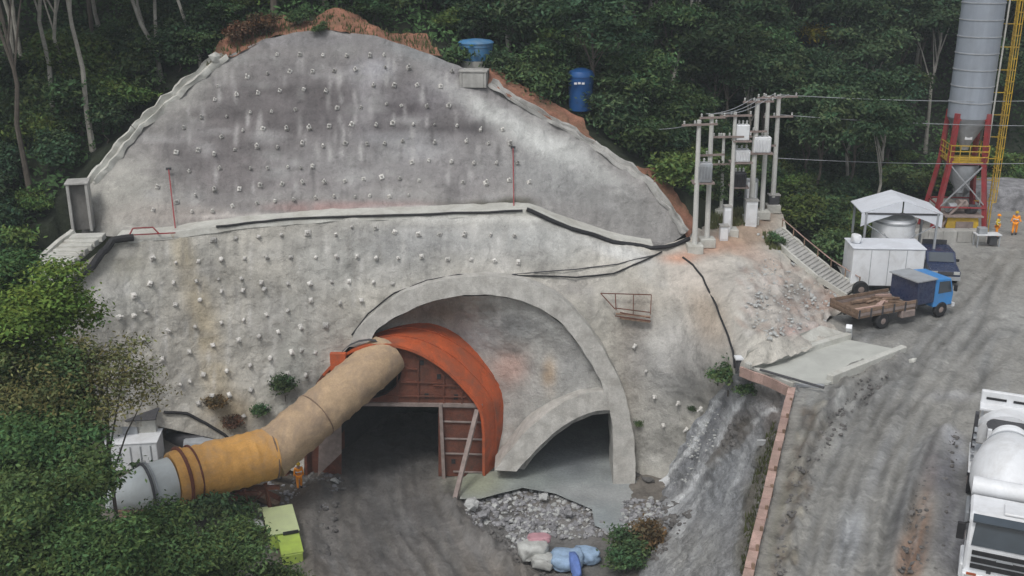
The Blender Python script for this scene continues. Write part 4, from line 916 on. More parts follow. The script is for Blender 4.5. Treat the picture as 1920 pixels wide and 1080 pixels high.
o = MB().box(P(1427, 830, z=-2.9), (.42, .05, .36), Matrix.Rotation(.3, 3, 'X')).build('plastic_sheet', M['white']); tag(o, 'small white plastic sheet lying on the grey bank below the fence', 'sheet')

# ---- reddish board fence along the road edge
fp = [(1404, 1080), (1412, 1045), (1420, 1010), (1430, 970), (1440, 930), (1447, 895), (1455, 860), (1463, 825), (1470, 795), (1477, 765), (1484, 738)]
fp = [(1396, 1115)] + fp
fe = thing('board_fence', 'low reddish board edging along the left side of the haul road', 'fence', P(1440, 930, z=0))
for i, (a, b) in enumerate(zip(fp, fp[1:])):
    A, B = P(*a, z=.0), P(*b, z=.0); n = 2
    for k in range(n):
        a2 = A.lerp(B, k / n + .01); b2 = A.lerp(B, (k + 1) / n - .01)
        h = rnd.uniform(-.05, .06)
        for j, (zz, off) in enumerate(((.30, 0), (.13, .03))):
            MB().bar(a2 + Vector((off, 0, zz + h)), b2 + Vector((off, 0, zz + h + rnd.uniform(-.04, .04))), .34 if j == 0 else .10, .10 if j == 0 else .24, Vector((0, 0, 1))).build('board', M['wood_pink'], fe, world=True, rough=.015, rscale=2)
    MB().box(A + Vector((.12, 0, .2)), (.1, .1, .6)).build('stake', M['wood'], fe, world=True)
f2 = thing('board_fence', 'reddish board edging at the foot of the concrete basin', 'fence', P(1440, 710, z=0))
q = [(1388, 696), (1410, 705), (1432, 712), (1455, 722), (1482, 736)]
for a, b in zip(q, q[1:]):
    MB().bar(P(*a, z=.12), P(*b, z=.12), .12, .5).build('board', M['wood_pink'], f2, world=True)
    MB().bar(P(*a, z=-.5), P(*b, z=-.5), .1, .3).build('board', M['rust'], f2, world=True)

# ---- concrete wash basin
bs = thing('wash_basin', 'long shallow concrete basin full of grey slurry beside the road', 'basin', P(1530, 680, z=0))
def kerb(pa, pb, w, h, m=M['pale_concrete'], nm='kerb'):
    MB().bar(P(*pa, z=h / 2), P(*pb, z=h / 2), w, h).build(nm, m, bs, world=True, bevel=.03, rough=.02)
kerb((1400, 690), (1592, 632), .35, .5); kerb((1398, 686), (1488, 722), .25, .3); kerb((1555, 712), (1694, 656), .35, .5); kerb((1488, 722), (1545, 724), .2, .18, M['grey'])
MB().poly([P(1410, 692, z=.10), P(1590, 640, z=.10), P(1690, 660, z=.10), P(1553, 722, z=.10), P(1490, 722, z=.10)], (0, 0, .1)).build('slurry', mat('slurry', (.50, .51, .47), .5, var=.07, scale=.6, dirt=(.3, .3, .28), dirt_amt=.5), bs, world=True)
MB().poly([P(1392, 688, z=.05), P(1588, 628, z=.25), P(1540, 612, z=.8), P(1470, 640, z=.8), P(1400, 660, z=.9)], (0, 0, .06)).build('side_slab', M['pale_concrete'], bs, world=True, sub=3, rough=.07)
MB().bar(P(1592, 632, z=0), P(1592, 612, z=.9), .3, .25).build('end_post', M['white'], bs, world=True)
MB().bar(P(1592, 628, z=.1), P(1560, 632, z=.1), .2, .2).build('end_kerb', M['white'], bs, world=True)
MB().tube([P(1425, 693, z=.45), P(1545, 727, z=.4)], .06, 6).build('pipe', M['darksteel'], bs, world=True)
t = thing('sluice_post', 'short dark post with white cap at the corner of the basin', 'post', P(1385, 700, z=-.4))
MB().box((0, 0, .35), (.32, .3, .9)).build('body', M['darksteel'], t, bevel=.02); MB().box((0, 0, .85), (.5, .45, .1)).build('cap', M['white'], t)
o = MB().rock(P(1712, 676, z=.15), .2, (1.2, 1, .8), 5).build('concrete_lump', M['pale_concrete']); tag(o, 'small pale concrete lump on the road right of the basin', 'concrete lump')
# stepped drain with rails up the mound
st = thing('drain_stair', 'stepped concrete drain with pale kerbs running down beside the mound', 'drain', P(1520, 510, z=1))
ra = [LO.at(a, b, .15)[0] for a, b in dense([(1440, 446), (1480, 483), (1530, 525), (1585, 560)], 4)]
rb = [v + Vector((1.15, 1.3, .1)) for v in ra]
for nm, rr_ in (('kerb', ra), ('kerb', rb)):
    mb = MB()
    for a, b in zip(rr_, rr_[1:]): mb.bar(a, b, .14, .3)
    mb.build(nm, M['pale_concrete'], st, world=True, rough=.03)
for i in range(len(ra) * 2 - 2):
    a = ra[i // 2].lerp(ra[i // 2 + 1], (i % 2) / 2); b = rb[i // 2].lerp(rb[i // 2 + 1], (i % 2) / 2)
    MB().bar(a, b, .34, .12).build('step', M['concrete'], st, world=True)
for i in range(0, len(rb), 2):
    MB().bar(rb[i], rb[i] + Vector((0, 0, .7)), .06).build('rail_post', M['wood'], st, world=True)
MB().tube([v + Vector((0, 0, .65)) for v in rb], .035, 6).build('handrail', M['wood_pink'], st, world=True)

# ---- utility poles with transformers
def pole(bx, by, top, z0, Y=None, label='', r=.15, arms=(), cat='utility pole'):
    b = LO.at(bx, by)[0]; 
    tz = P(top[0], top[1], Y=b.y).z
    t = thing('utility_pole', label, cat, b, 0, 'white poles of the transformer station')
    lean = (P(top[0], top[1], Y=b.y).x - b.x) 
    lean = max(-.15, min(.15, lean))
    h = tz - b.z
    MB().tube([(0, 0, -.3), (lean, 0, h)], [r * 1.15, r * .85], 10).build('shaft', M['pole'], t)
    MB().box((0, 0, .15), (.95, .9, .55)).build('footing', M['pale_concrete'], t, bevel=.03)
    for dz, w, rz in arms:
        MB().box((lean * .9, -.16, h - dz), (w, .1, .12), rz).build('cross_arm', M['rust_pale'], t)
        for s_ in (-.45, -.15, .45):
            c = Matrix.Rotation(rz, 3, 'Z') @ Vector((w * s_, -.16, 0)); c.x += lean * .9
            MB().lathe([(.04, 0), (.07, .05), (.04, .1), (.07, .15), (.03, .2)], 8, c + Vector((0, 0, h - dz + .06))).build('insulator', M['bag_white'], t)
    return t, b, h
p1 = pole(1302, 470, (1304, 225), 0, label='leftmost white concrete pole with a block footing on the mound', arms=((.25, 2.2, .2),))
p2 = pole(1325, 458, (1331, 215), 0, label='second white pole from the left, carrying the grey transformer tray', arms=((.15, 1.6, .2), (2.4, 1.8, .2)))
p3 = pole(1368, 440, (1376, 210), 0, label='slim white pole in the middle of the transformer station', r=.13, arms=((.2, 2.0, .1), (1.5, 2.2, .1)))
p4 = pole(1407, 416, (1421, 187), 0, label='thick white pole with meter cabinet at its foot', r=.17, arms=((.1, 2.0, .1), (2.0, 1.4, .1)))
p5 = pole(1428, 406, (1438, 180), 0, label='white pole standing directly right of the cabinet pole', r=.15, arms=((.1, 1.6, .1), (3.2, 1.4, .1)))
p6 = pole(1448, 394, (1456, 178), 0, label='rightmost white pole with two cross arms and wires to the silo', r=.16, arms=((.1, 2.4, .1), (1.4, 2.0, .1)))
p7 = pole(1352, 402, (1356, 250), 0, label='thin rear pole behind the middle of the transformer station', r=.11, arms=((.2, 1.6, .1), (2.0, 1.8, .1)))
def transformer(name, c, size, label, fins=True, m='grey'):
    t = thing(name, label, 'transformer', c)
    w, d, h = size
    MB().box((0, 0, h / 2), (w, d, h)).build('tank', M[m], t, bevel=.04)
    if fins:
        for k in range(5): MB().box((-w * .38 + k * w * .19, -d / 2 - .08, h * .5), (.04, .16, h * .7)).build('cooling_fin', M[m], t)
    for k in range(3): MB().lathe([(.05, 0), (.08, .06), (.05, .12), (.08, .18), (.04, .26)], 8, (-w * .3 + k * w * .3, 0, h)).build('bushing', M['bag_white'], t)
    MB().box((0, .05, -.06), (w + .35, d + .2, .1)).build('bracket', M['rust_pale'], t)
    return t
q = P(1318, 340, Y=p1[1].y + .3); transformer('pole_transformer', q, (.95, .7, 1.15), 'grey transformer held between the two leftmost poles')
q = P(1391, 262, Y=p3[1].y + .1); transformer('pole_transformer', q, (.8, .5, .95), 'pale switch box at the top right of the slim middle pole', False, 'white')
q = P(1389, 302, Y=p3[1].y + .5); transformer('pole_transformer', q, (1.0, .7, .75), 'grey transformer just below the pale switch box', True, 'white')
q = P(1427, 285, Y=p4[1].y + .1); transformer('pole_transformer', q, (1.1, .6, 1.0), 'light transformer between the cabinet pole and its right neighbour', True, 'white')
q = P(1385, 348, Y=p3[1].y + 1.8); transformer('pole_transformer', q, (.8, .8, .9), 'dark transformer low behind the middle pole', True, 'darksteel')
def cabinet(px, py, s_, label, m='white'):
    b = LO.at(px, py)[0]; t = thing('meter_cabinet', label, 'cabinet', b)
    MB().box((0, 0, s_[2] / 2), s_).build('body', M[m], t, bevel=.02)
    MB().box((0, -s_[1] / 2 - .02, s_[2] * .52), (s_[0] * .8, .04, s_[2] * .75)).build('door', M[m], t)
    MB().box((0, 0, s_[2] + .05), (s_[0] * 1.15, s_[1] * 1.2, .08)).build('cap', M['concrete'], t)
cabinet(1406, 424, (.75, .5, 1.7), 'white meter cabinet at the foot of the thick pole'); cabinet(1361, 442, (.45, .4, 1.9), 'narrow white cabinet left of the slim pole'); cabinet(1356, 450, (.5, .5, .9), 'low white block at the foot of the narrow cabinet')
cabinet(1449, 393, (.7, .5, 1.0), 'dark box at the foot of the rightmost pole', 'darksteel')
t = thing('control_cabinet', 'pale lavender cabinet standing behind the thick white pole', 'cabinet', P(1408, 360, Y=p4[1].y + 1.5)); MB().box((0, 0, -.2), (.8, .5, 2.2)).build('body', M['grey'], t, bevel=.02); MB().box((0, -.27, .1), (.6, .04, 1.2)).build('door', M['white'], t); MB().box((0, 0, -1.9), (.12, .12, 1.6)).build('leg', M['rust_pale'], t)
def wire(a, b, sag, label):
    pts = [a.lerp(b, i / 16) - Vector((0, 0, sag * 4 * (i / 16) * (1 - i / 16))) for i in range(17)]
    tag(MB().tube(pts, .022, 4).build('overhead_wire', M['grey']), label, 'wire', 'overhead wires of the transformer station')
T = lambda p, dz=.1: p[1] + Vector((0, 0, p[2] - dz))
for k, (dz, lab) in enumerate(((.0, 'topmost overhead wire running right towards the silo'), (1.3, 'second overhead wire from the rightmost pole to the silo side'), (4.2, 'low overhead wire crossing in front of the silo legs'))):
    wire(T(p6, dz), Vector((62, 82 - k, 10 - k * 2.2)), .9, lab)
for k in range(3):
    o_ = Vector((k * .5 - .5, 0, .15))
    wire(T(p2) + o_, T(p4) + o_, .25, 'one of three wires strung from the left pair of poles to the thick pole')
    wire(T(p4) + o_, T(p6) + o_, .1, 'one of three short wires joining the thick pole and the rightmost pole')
wire(T(p1), P(1150, 228, Y=74), .5, 'thin wire leaving the leftmost pole towards the forest')

# ---- people
def skin_mesh(name, pts, edges, radii, m, parent, lvl=1):
    me = bpy.data.meshes.new(name); me.from_pydata(pts, edges, [])
    o = link(bpy.data.objects.new(name, me), parent)
    md = o.modifiers.new('skin', 'SKIN'); md.use_smooth_shade = True
    for i, r in enumerate(radii): me.skin_vertices[0].data[i].radius = (r, r)
    me.skin_vertices[0].data[0].use_root = True
    s_ = o.modifiers.new('sub', 'SUBSURF'); s_.levels = lvl; s_.render_levels = lvl
    me.materials.append(m); return o
def person(loc, rz, label, top, bottom, arms=((.28, 0, .85), (.28, -.05, .82)), stride=.12, h=1.72):
    t = thing('person', label, 'person', loc, rz); k = h / 1.75; t.scale = (k, k, k)
    def J(sx, hand): return [(sx * .19, 0, 1.42), (sx * .25, .02, 1.14), (sx * hand[0], hand[1], hand[2])]
    pts = [(0, 0, .95), (0, 0, 1.15), (0, 0, 1.38), (0, -.01, 1.50), (0, -.02, 1.63)]
    ed = [(0, 1), (1, 2), (2, 3), (3, 4)]; rad = [.14, .13, .15, .055, .10]
    for sx, hd in ((-1, arms[0]), (1, arms[1])):
        n = len(pts); pts += J(sx, hd); ed += [(2, n), (n, n + 1), (n + 1, n + 2)]; rad += [.065, .045, .035]
    for sx in (-1, 1):
        n = len(pts); y = stride * sx; pts += [(sx * .1, 0, .88), (sx * .11, y * .3, .5), (sx * .12, y, .08), (sx * .13, y - .14, .04)]
        ed += [(0, n), (n, n + 1), (n + 1, n + 2), (n + 2, n + 3)]; rad += [.095, .065, .045, .045]
    skin_mesh('body', pts, ed, rad, M['skin'], t)
    jp = pts[:3]; je = [(0, 1), (1, 2)]; jr = [.165, .155, .175]
    for i0 in (5, 8):
        n = len(jp); jp = jp + [pts[i0], pts[i0 + 1], tuple(Vector(pts[i0 + 1]).lerp(Vector(pts[i0 + 2]), .75))]; je += [(2, n), (n, n + 1), (n + 1, n + 2)]; jr += [.085, .068, .055]
    skin_mesh('jacket', jp, je, jr, top, t)
    tp = [(0, 0, .95)]; te = []; tr_ = [.16]
    for i0 in (11, 15):
        n = len(tp); tp += [pts[i0], pts[i0 + 1], (pts[i0 + 2][0], pts[i0 + 2][1], .14)]; te += [(0, n), (n, n + 1), (n + 1, n + 2)]; tr_ += [.115, .088, .075]
    skin_mesh('trousers', tp, te, tr_, bottom, t)
    for i0 in (13, 17): MB().box((pts[i0][0], pts[i0][1] - .05, .06), (.11, .29, .12)).build('boot', M['dark'], t, bevel=.03)
    MB().lathe([(.135, 0), (.13, .05), (.1, .11), (.05, .14), (.01, .145)], 14, (0, -.02, 1.66)).build('helmet', M['hiviz'] if top is M['hivizy'] else M['yellow'], t)
    MB().box((0, -.13, 1.665), (.16, .1, .015)).build('visor', M['yellow'], t)
    MB().box((0, 0, 1.2), (.37, .29, .05)).build('reflective_band', M['white'], t)
    return t
person(P(562, 917, z=-10.3), .4, 'worker in orange overalls standing in the shade below the tan duct', M['hiviz'], M['hiviz'], h=1.72)
person(P(1901, 440, z=.02), -.5, 'worker in orange jacket standing at the far right of the yard', M['hiviz'], M['hiviz'], arms=((.35, -.1, .9), (.4, -.1, 1.0)))
person(P(1867, 446, z=.02), .9, 'worker in yellow vest and orange trousers near the silo ladder', M['hivizy'], M['hiviz'], arms=((.3, -.2, .95), (.28, -.2, .95)))

# ---- silo and batching tower
sb = P(1793, 436, z=0); sb = Vector((sb.x, 75.5, 0))
si = thing('cement_silo', 'tall blue grey cement silo on red legs with yellow caged ladder', 'silo', sb, R(-6))
zb_, zt = 8.3, 17.3; rs = 1.42
nsec = 8
for k in range(nsec):
    z0 = zb_ + (zt - zb_) * k / nsec; z1 = zb_ + (zt - zb_) * (k + 1) / nsec
    MB().lathe([(rs, z0 + .03), (rs, z1 - .03)], 36).build('ring_section', M['silo'], si)
    MB().lathe([(rs - .03, z1 - .05), (rs + .035, z1 - .03), (rs + .035, z1 + .03), (rs - .03, z1 + .05)], 36).build('flange', M['grey'], si)
MB().lathe([(rs, zb_ + .02), (.35, zb_ - 2.0), (.3, zb_ - 2.3)], 30).build('hopper', M['grey'], si)
MB().box((0, -.65, zb_ - 1.35), (.5, .1, .28)).build('sign_plate', M['white'], si)
mb = MB()
for k in range(16):
    a0, a1 = R(k * 22.5), R(k * 22.5 + 22.5)
    p_, q_ = Vector((math.cos(a0) * rs, math.sin(a0) * rs, zt)), Vector((math.cos(a1) * rs, math.sin(a1) * rs, zt))
    mb.bar(p_, p_ + Vector((0, 0, 1)), .05).bar(p_ + Vector((0, 0, 1)), q_ + Vector((0, 0, 1)), .05).bar(p_ + Vector((0, 0, .5)), q_ + Vector((0, 0, .5)), .04)
mb.build('top_railing', M['yellow'], si)
tops = [(-1.05, -1.05), (1.05, -1.05), (1.05, 1.05), (-1.05, 1.05)]; feet = [(-1.95, -1.5), (1.75, -1.5), (1.75, 1.6), (-1.95, 1.6)]; kn = [(-1.2, -1.15), (1.15, -1.15), (1.15, 1.15), (-1.2, 1.15)]
for (a, b), (c, d), (e, f) in zip(tops, feet, kn):
    MB().bar((a, b, zb_ + .4), (e, f, 5.2), .30).bar((e, f, 5.2), (c, d, 0), .30).build('leg', M['redpaint'], si)
for z_, s_ in ((5.2, 1.18), (zb_, 1.1), (2.1, 1.6)):
    for i in range(4):
        a, b = kn[i], kn[(i + 1) % 4]; k = s_ / 1.18
        MB().bar((a[0] * k, a[1] * k, z_), (b[0] * k, b[1] * k, z_), .14 if z_ != 2.1 else .09).build('beam', M['redpaint'], si)
for s_ in (-1, 1):
    MB().bar((s_ * 1.15, -1.2, 5.1), (-s_ * 1.6, -1.45, 2.1), .08).build('brace', M['grey'], si)
MB().box((0, 0, 5.3), (2.6, 2.5, .1)).build('platform', M['yellow'], si)
mb = MB()
for (a, b), (c, d) in (((-1.3, -1.4), (1.3, -1.4)), ((1.3, -1.4), (1.3, 1.2)), ((-1.3, -1.4), (-1.3, 1.2))):
    for z_ in (5.7, 6.1, 6.5): mb.bar((a, b, z_), (c, d, z_), .06)
    for k in range(5): x_, y_ = a + (c - a) * k / 4, b + (d - b) * k / 4; mb.bar((x_, y_, 5.3), (x_, y_, 6.5), .05)
mb.build('platform_railing', M['yellow'], si)
MB().lathe([(1.15, 5.0), (1.15, 4.4), (.35, 3.2), (.35, 2.9)], 20, (0, 0, 0)).build('weigh_hopper', M['grey'], si)
lx = rs + .75
for s_ in (-.27, .27): MB().bar((lx + .1, s_ - .3, 0.1), (lx - .0, s_ - .3, zt + 1), .07).build('ladder_rail', M['yellow'], si)
mb = MB()
for k in range(52): mb.bar((lx, -.57, .4 + k * .34), (lx, -.03, .4 + k * .34), .035)
mb.build('ladder_rungs', M['yellow'], si)
mb = MB()
for k in range(21):
    z_ = 2.3 + k * .78; pts = [Vector((lx + .45 * math.sin(R(a)) - .0, -.3 + .42 * -math.cos(R(a)), z_)) for a in range(0, 181, 30)]
    for a, b in zip(pts, pts[1:]): mb.bar(a, b, .07, .03)
    if k % 2 == 0: mb.bar((lx, -.3, z_), (rs * .8, -.2, z_), .05)
for a in (20, 55, 90, 125, 160): mb.bar((lx + .45 * math.sin(R(a)), -.3 - .42 * math.cos(R(a)), 2.3), (lx + .45 * math.sin(R(a)), -.3 - .42 * math.cos(R(a)), zt + 1), .05, .03)
mb.build('ladder_cage', M['yellow'], si)
for s_ in (0,): MB().tube([(-.1 + rs + .12, -.5, 2), (rs + .12, -.5, zt)], .06, 8).build('fill_pipe', M['pale_concrete'], si)
bp_ = thing('batching_mixer', 'yellow batching mixer unit under the silo legs', 'mixer', sb + Vector((-.1, -1.1, .0)), R(-4))
MB().box((0, 0, 1.05), (2.3, 1.5, .85), taper=.92).build('body', M['yellow'], bp_, bevel=.04); MB().box((0, 0, 1.52), (2.7, 1.8, .1)).build('deck', M['rust_pale'], bp_)
MB().box((.1, -.8, .9), (1.2, .08, .5)).build('panel', M['rust_pale'], bp_)
for sx in (-1, 1):
    for sy in (-1, 1): MB().box((sx, sy * .6, .3), (.15, .15, .65)).build('leg', M['darksteel'], bp_)
for k, (x_, z_, r_, m_) in enumerate(((-.7, 2.0, .35, 'grey'), (.0, 2.2, .4, 'rust_pale'), (.7, 1.9, .35, 'darksteel'))): MB().cyl((x_ - .3, -.1, z_), (x_ + .3, .1, z_), r_, r_ * .9, 14).build('motor', M[m_], bp_)
MB().tube([(-1.6, -.6, .3), (-.9, -.5, 1.6), (.1, -.3, 2.6)], .1, 8).build('screw_pipe', M['rust_pale'], bp_)
pd = thing('plant_plinth', 'long pale concrete retaining plinth in front of the silo legs', 'plinth', P(1775, 452, z=0)); 
for k in range(5): MB().box((-2.0 + k * 1.02, 0, .42), (1.0, .8, .85), rnd.uniform(-.02, .02)).build('block', M['concrete'], pd, bevel=.03)
tb = thing('work_bench', 'grey steel bench with equipment below the ladder', 'bench', P(1848, 462, z=0))
MB().box((0, 0, .9), (1.7, .8, .07)).build('top', M['white'], tb)
for sx in (-1, 1):
    for sy in (-1, 1): MB().box((sx * .75, sy * .32, .44), (.08, .08, .88)).build('leg', M['grey'], tb)
MB().box((-.4, 0, 1.15), (.6, .5, .45)).build('motor_box', M['grey'], tb, bevel=.03); MB().box((.4, 0, .45), (.5, .5, .6)).build('bin', M['darksteel'], tb)
tag(lump('gravel_pile', P(1915, 392, z=.3) + Vector((2, 3, 0)), (6, 3, 1.5), M['stone'], 'grey gravel heap behind the workers at the right', 'gravel heap', 0, 12), kind='stuff')

# ---- white roofed tank shed and white cabin
sh2 = thing('tank_shed', 'open shed with white gabled roof over a round white tank', 'shed', Vector((P(1665, 470, Y=67).x, 66.5, 0)), R(-4))
W2, D2, zr_, ze = 2.5, 1.5, 6.3, 5.3
zr_, ze = 4.75, 3.95
for s_ in (-1, 1):
    MB().poly([(0, -D2, zr_), (s_ * W2, -D2, ze), (s_ * W2, D2, ze), (0, D2, zr_)], (0, 0, .06)).build('roof_slope', M['whiteroof'], sh2)
    MB().poly([(s_ * .05, -D2 - .03, zr_ - .02), (s_ * W2, -D2 - .03, ze - .02), (s_ * W2, -D2 - .03, ze - .85), (s_ * 1.6, -D2 - .03, ze - .45), (s_ * .9, -D2 - .03, ze - .2), (s_ * .05, -D2 - .03, ze + .1)], (0, .04, 0)).build('gable_trim', M['whiteroof'], sh2)
    for y_ in (-1.5, 1.5): MB().bar((s_ * 2.2, y_, 0), (s_ * 2.2, y_, ze + .1), .13).build('post', M['grey'], sh2)
    MB().bar((s_ * 2.2, -1.5, 3.3), (.4 * s_, -1.5, 2.2), .05).build('brace', M['grey'], sh2)
MB().bar((-2.3, -1.5, ze), (2.3, -1.5, ze), .12).build('tie_beam', M['darksteel'], sh2)
tk = thing('round_white_tank', 'round white tank standing under the gabled roof', 'tank', sh2.location)
MB().lathe([(1.32, 0), (1.32, 3.25), (1.2, 3.4), (.3, 3.5)], 30).build('shell', M['white'], tk); MB().lathe([(1.34, 3.1), (1.37, 3.12), (1.37, 3.2), (1.34, 3.22)], 30).build('rim', M['grey'], tk)
for s_ in (-1, 1): MB().bar((s_ * 1.0, -1.25, 2.6), (s_ * .05, -1.27, 1.2), .05).build('brace_strap', M['grey'], tk)
cb = thing('white_cabin', 'plain white box cabin behind the flatbed truck', 'cabin', P(1661, 548, z=0) + Vector((0, 1.1, 0)), R(-3))
MB().box((0, 0, 1.55), (4.25, 2.2, 2.3)).build('body', M['white'], cb, bevel=.03); MB().box((0, 0, 2.74), (4.35, 2.3, .08)).build('roof', M['whiteroof'], cb, bevel=.02)
for k in (-1.05, .0, 1.05): MB().box((k, -1.11, 1.55), (.03, .02, 2.2)).build('panel_joint', M['grey'], cb)
for x_ in (-1.8, 1.8):
    for y_ in (-.8, .8): MB().box((x_, y_, .2), (.25, .25, .42)).build('foot', M['darksteel'], cb)
MB().box((0, 0, .37), (4.1, 2.0, .12)).build('chassis', M['darksteel'], cb)
o = lump('rooftop_fan', Vector(cb.location) + Vector((-1.75, .1, 3.05)), (.3, .3, .28), M['white'], 'small white unit on the left corner of the cabin roof', 'fan', 0, 3)

# ---- wheels and vehicles
def wheel(parent, c, r, w, axis='Y'):
    rot = Matrix.Rotation(R(90), 3, 'X') if axis == 'Y' else Matrix.Rotation(R(90), 3, 'Y')
    wv = MB().lathe([(r * .6, -w / 2), (r * .93, -w / 2), (r, -w / 2 + .04), (r, w / 2 - .04), (r * .93, w / 2), (r * .6, w / 2)], 22, c, rot).build('wheel', M['dark'], parent)
    MB().lathe([(r * .25, -w / 2 - .02), (r * .58, -w / 2 + .03), (r * .58, w / 2 - .03), (r * .25, w / 2 + .02)], 18, c, rot).build('rim', M['rust_pale'], wv)
    return wv
sw = thing('spare_tyre', 'black tyre standing at the left foot of the white cabin', 'tyre', P(1612, 556, z=0)); wheel(sw, (0, 0, .48), .48, .3)
# flatbed truck, local +x = forward
bt = thing('flatbed_truck', 'old flatbed truck with bright blue cab and worn wooden bed', 'truck', P(1652, 606, z=0), R(25))
bt.location = P(1643, 602, z=0)
MB().box((1.0, -.35, .68), (6.2, .12, .18)).build('chassis_rail', M['darksteel'], bt); MB().box((1.0, .35, .68), (6.2, .12, .18)).build('chassis_rail', M['darksteel'], bt)
MB().box((-.35, 0, .92), (4.2, 2.2, .12)).build('bed_floor', M['wood'], bt)
for s_ in (-1, 1):
    for j in range(2): MB().box((-.35, s_ * 1.1, 1.08 + j * .2), (4.2, .06, .17)).build('side_board', M['wood'] if j else M['rust_pale'], bt)
    for k in range(6): MB().box((-2.4 + k * .82, s_ * 1.145, 1.12), (.09, .05, .5)).build('side_stake', M['darksteel'], bt)
for j in range(2): MB().box((-2.47, 0, 1.08 + j * .2), (.06, 2.15, .17)).build('tail_board', M['wood'], bt)
MB().box((2.45, 0, 1.65), (1.3, 2.1, 1.35)).build('crew_box', M['navy'], bt, bevel=.04)
MB().box((2.4, 0, 2.37), (1.5, 2.2, .07)).build('box_roof', M['grey'], bt)
cbm = MB().poly([(3.12, -1.0, .65), (4.55, -1.0, .65), (4.6, -1.0, 1.35), (4.3, -1.0, 2.25), (3.12, -1.0, 2.35)], (0, 2.0, 0)).build('cab', M['blue'], bt, bevel=.05)
MB().poly([(4.62, -.85, 1.42), (4.37, -.85, 2.15), (4.37, .85, 2.15), (4.62, .85, 1.42)], (.02, 0, .01)).build('windscreen', M['glass'], bt)
for s_ in (-1, 1):
    MB().poly([(3.4, s_ * 1.005, 1.45), (4.4, s_ * 1.005, 1.45), (4.2, s_ * 1.005, 2.1), (3.4, s_ * 1.005, 2.15)], (0, s_ * .015, 0)).build('side_window', M['glass'], bt)
    MB().box((4.45, s_ * 1.22, 1.7), (.08, .2, .35)).build('mirror', M['dark'], bt)
    MB().cyl((4.58, s_ * .7, .95), (4.66, s_ * .7, .95), .12).build('headlight', M['bag_white'], bt)
    wheel(bt, (3.75, s_ * .92, .45), .45, .25); wheel(bt, (-.6, s_ * .9, .45), .45, .45)
    MB().box((1.2, s_ * .95, .62), (1.0, .4, .42)).build('fuel_tank', M['rust_pale'], bt, bevel=.05)
MB().box((4.68, 0, .62), (.16, 2.05, .22)).build('bumper', M['white'], bt)
for k in range(14):
    o = MB().box((0, 0, 0), (rnd.uniform(.8, 1.9), rnd.uniform(.1, .22), rnd.uniform(.05, .12)))
    o = o.build('loose_timber', M['wood_pink'] if k % 3 == 0 else M['wood']); o.parent = None
    w_ = bt.matrix_basis @ Vector((rnd.uniform(-1.8, 1.2), rnd.uniform(-.75, .75), 1.02 + .05 * (k % 4))); o.location = w_; o.rotation_euler = (rnd.uniform(-.05, .05), 0, R(25) + rnd.uniform(-.6, .6))
    tag(o, 'loose timber lying on the bed of the blue flatbed truck', 'timber', 'loose timber on the flatbed truck')
# dark pickup, local +x forward
pk = thing('pickup_truck', 'dark navy pickup parked right of the white cabin', 'pickup', P(1776, 533, z=0) + Vector((0, 2.1, 0)), R(-98))
prof = [(-2.5, .5), (2.45, .5), (2.5, .95), (1.3, 1.15), (.75, 1.72), (-.9, 1.75), (-1.05, 1.15), (-2.5, 1.12)]
MB().poly([(x_, -.9, z_) for x_, z_ in prof], (0, 1.8, 0)).build('body', M['navy'], pk, bevel=.06)
MB().poly([(1.28, -.75, 1.2), (.82, -.7, 1.68), (.82, .7, 1.68), (1.28, .75, 1.2)], (.03, 0, .02)).build('windscreen', M['glass'], pk)
for s_ in (-1, 1):
    MB().poly([(1.0, s_ * .905, 1.2), (.65, s_ * .905, 1.62), (-.8, s_ * .905, 1.64), (-.9, s_ * .905, 1.2)], (0, s_ * .012, 0)).build('side_window', M['glass'], pk)
    wheel(pk, (1.6, s_ * .82, .38), .38, .24); wheel(pk, (-1.6, s_ * .82, .38), .38, .24)
    MB().box((2.49, s_ * .65, .85), (.08, .35, .18)).build('headlight', M['bag_white'], pk); MB().box((.85, s_ * 1.05, 1.2), (.1, .2, .16)).build('mirror', M['dark'], pk)
    MB().box((-1.75, s_ * .82, 1.35), (1.4, .05, .05)).build('bed_rail', M['darksteel'], pk)
MB().box((2.52, 0, .83), (.05, .85, .2)).build('grille', M['darksteel'], pk); MB().box((2.55, 0, .52), (.12, 1.75, .22)).build('bumper', M['grey'], pk)
MB().box((2.62, 0, .55), (.02, .4, .12)).build('number_plate', M['white'], pk); MB().box((-1.0, 0, 1.86), (.1, 1.5, .3)).build('roll_bar', M['darksteel'], pk)
lump('white_drum_bag', P(1752, 488, z=.5) + Vector((0, .6, 0)), (.5, .4, .45), M['bag_white'], 'pale bag standing behind the dark pickup', 'bag', 0, 4)

# ---- concrete mixer truck, local +x = forward (towards the camera)
mx0 = P(1872, 1122, z=0); mx1 = P(1876, 745, z=0)
ang = math.atan2(mx0.y - mx1.y, mx0.x - mx1.x)
mt = thing('mixer_truck', 'white concrete mixer truck seen from the front at the right edge', 'mixer truck', Vector((mx0.x, mx0.y, 0)), ang)
K = 0.0
MB().box((-5.0, -.42, .92), (10.0, .14, .26)).build('chassis_rail', M['darksteel'], mt); MB().box((-5.0, .42, .92), (10.0, .14, .26)).build('chassis_rail', M['darksteel'], mt)
cab_p = [(-1.75, .75), (-.02, .75), (.0, 1.75), (-.22, 2.62), (-.42, 2.74), (-1.75, 2.74)]
MB().poly([(x_, -1.2, z_) for x_, z_ in cab_p], (0, 2.4, 0)).build('cab', M['white'], mt, bevel=.07)
MB().poly([(.02, -1.06, 1.78), (-.17, -1.0, 2.5), (-.17, 1.0, 2.5), (.02, 1.06, 1.78)], (.02, 0, .0)).build('windscreen', M['glass'], mt)
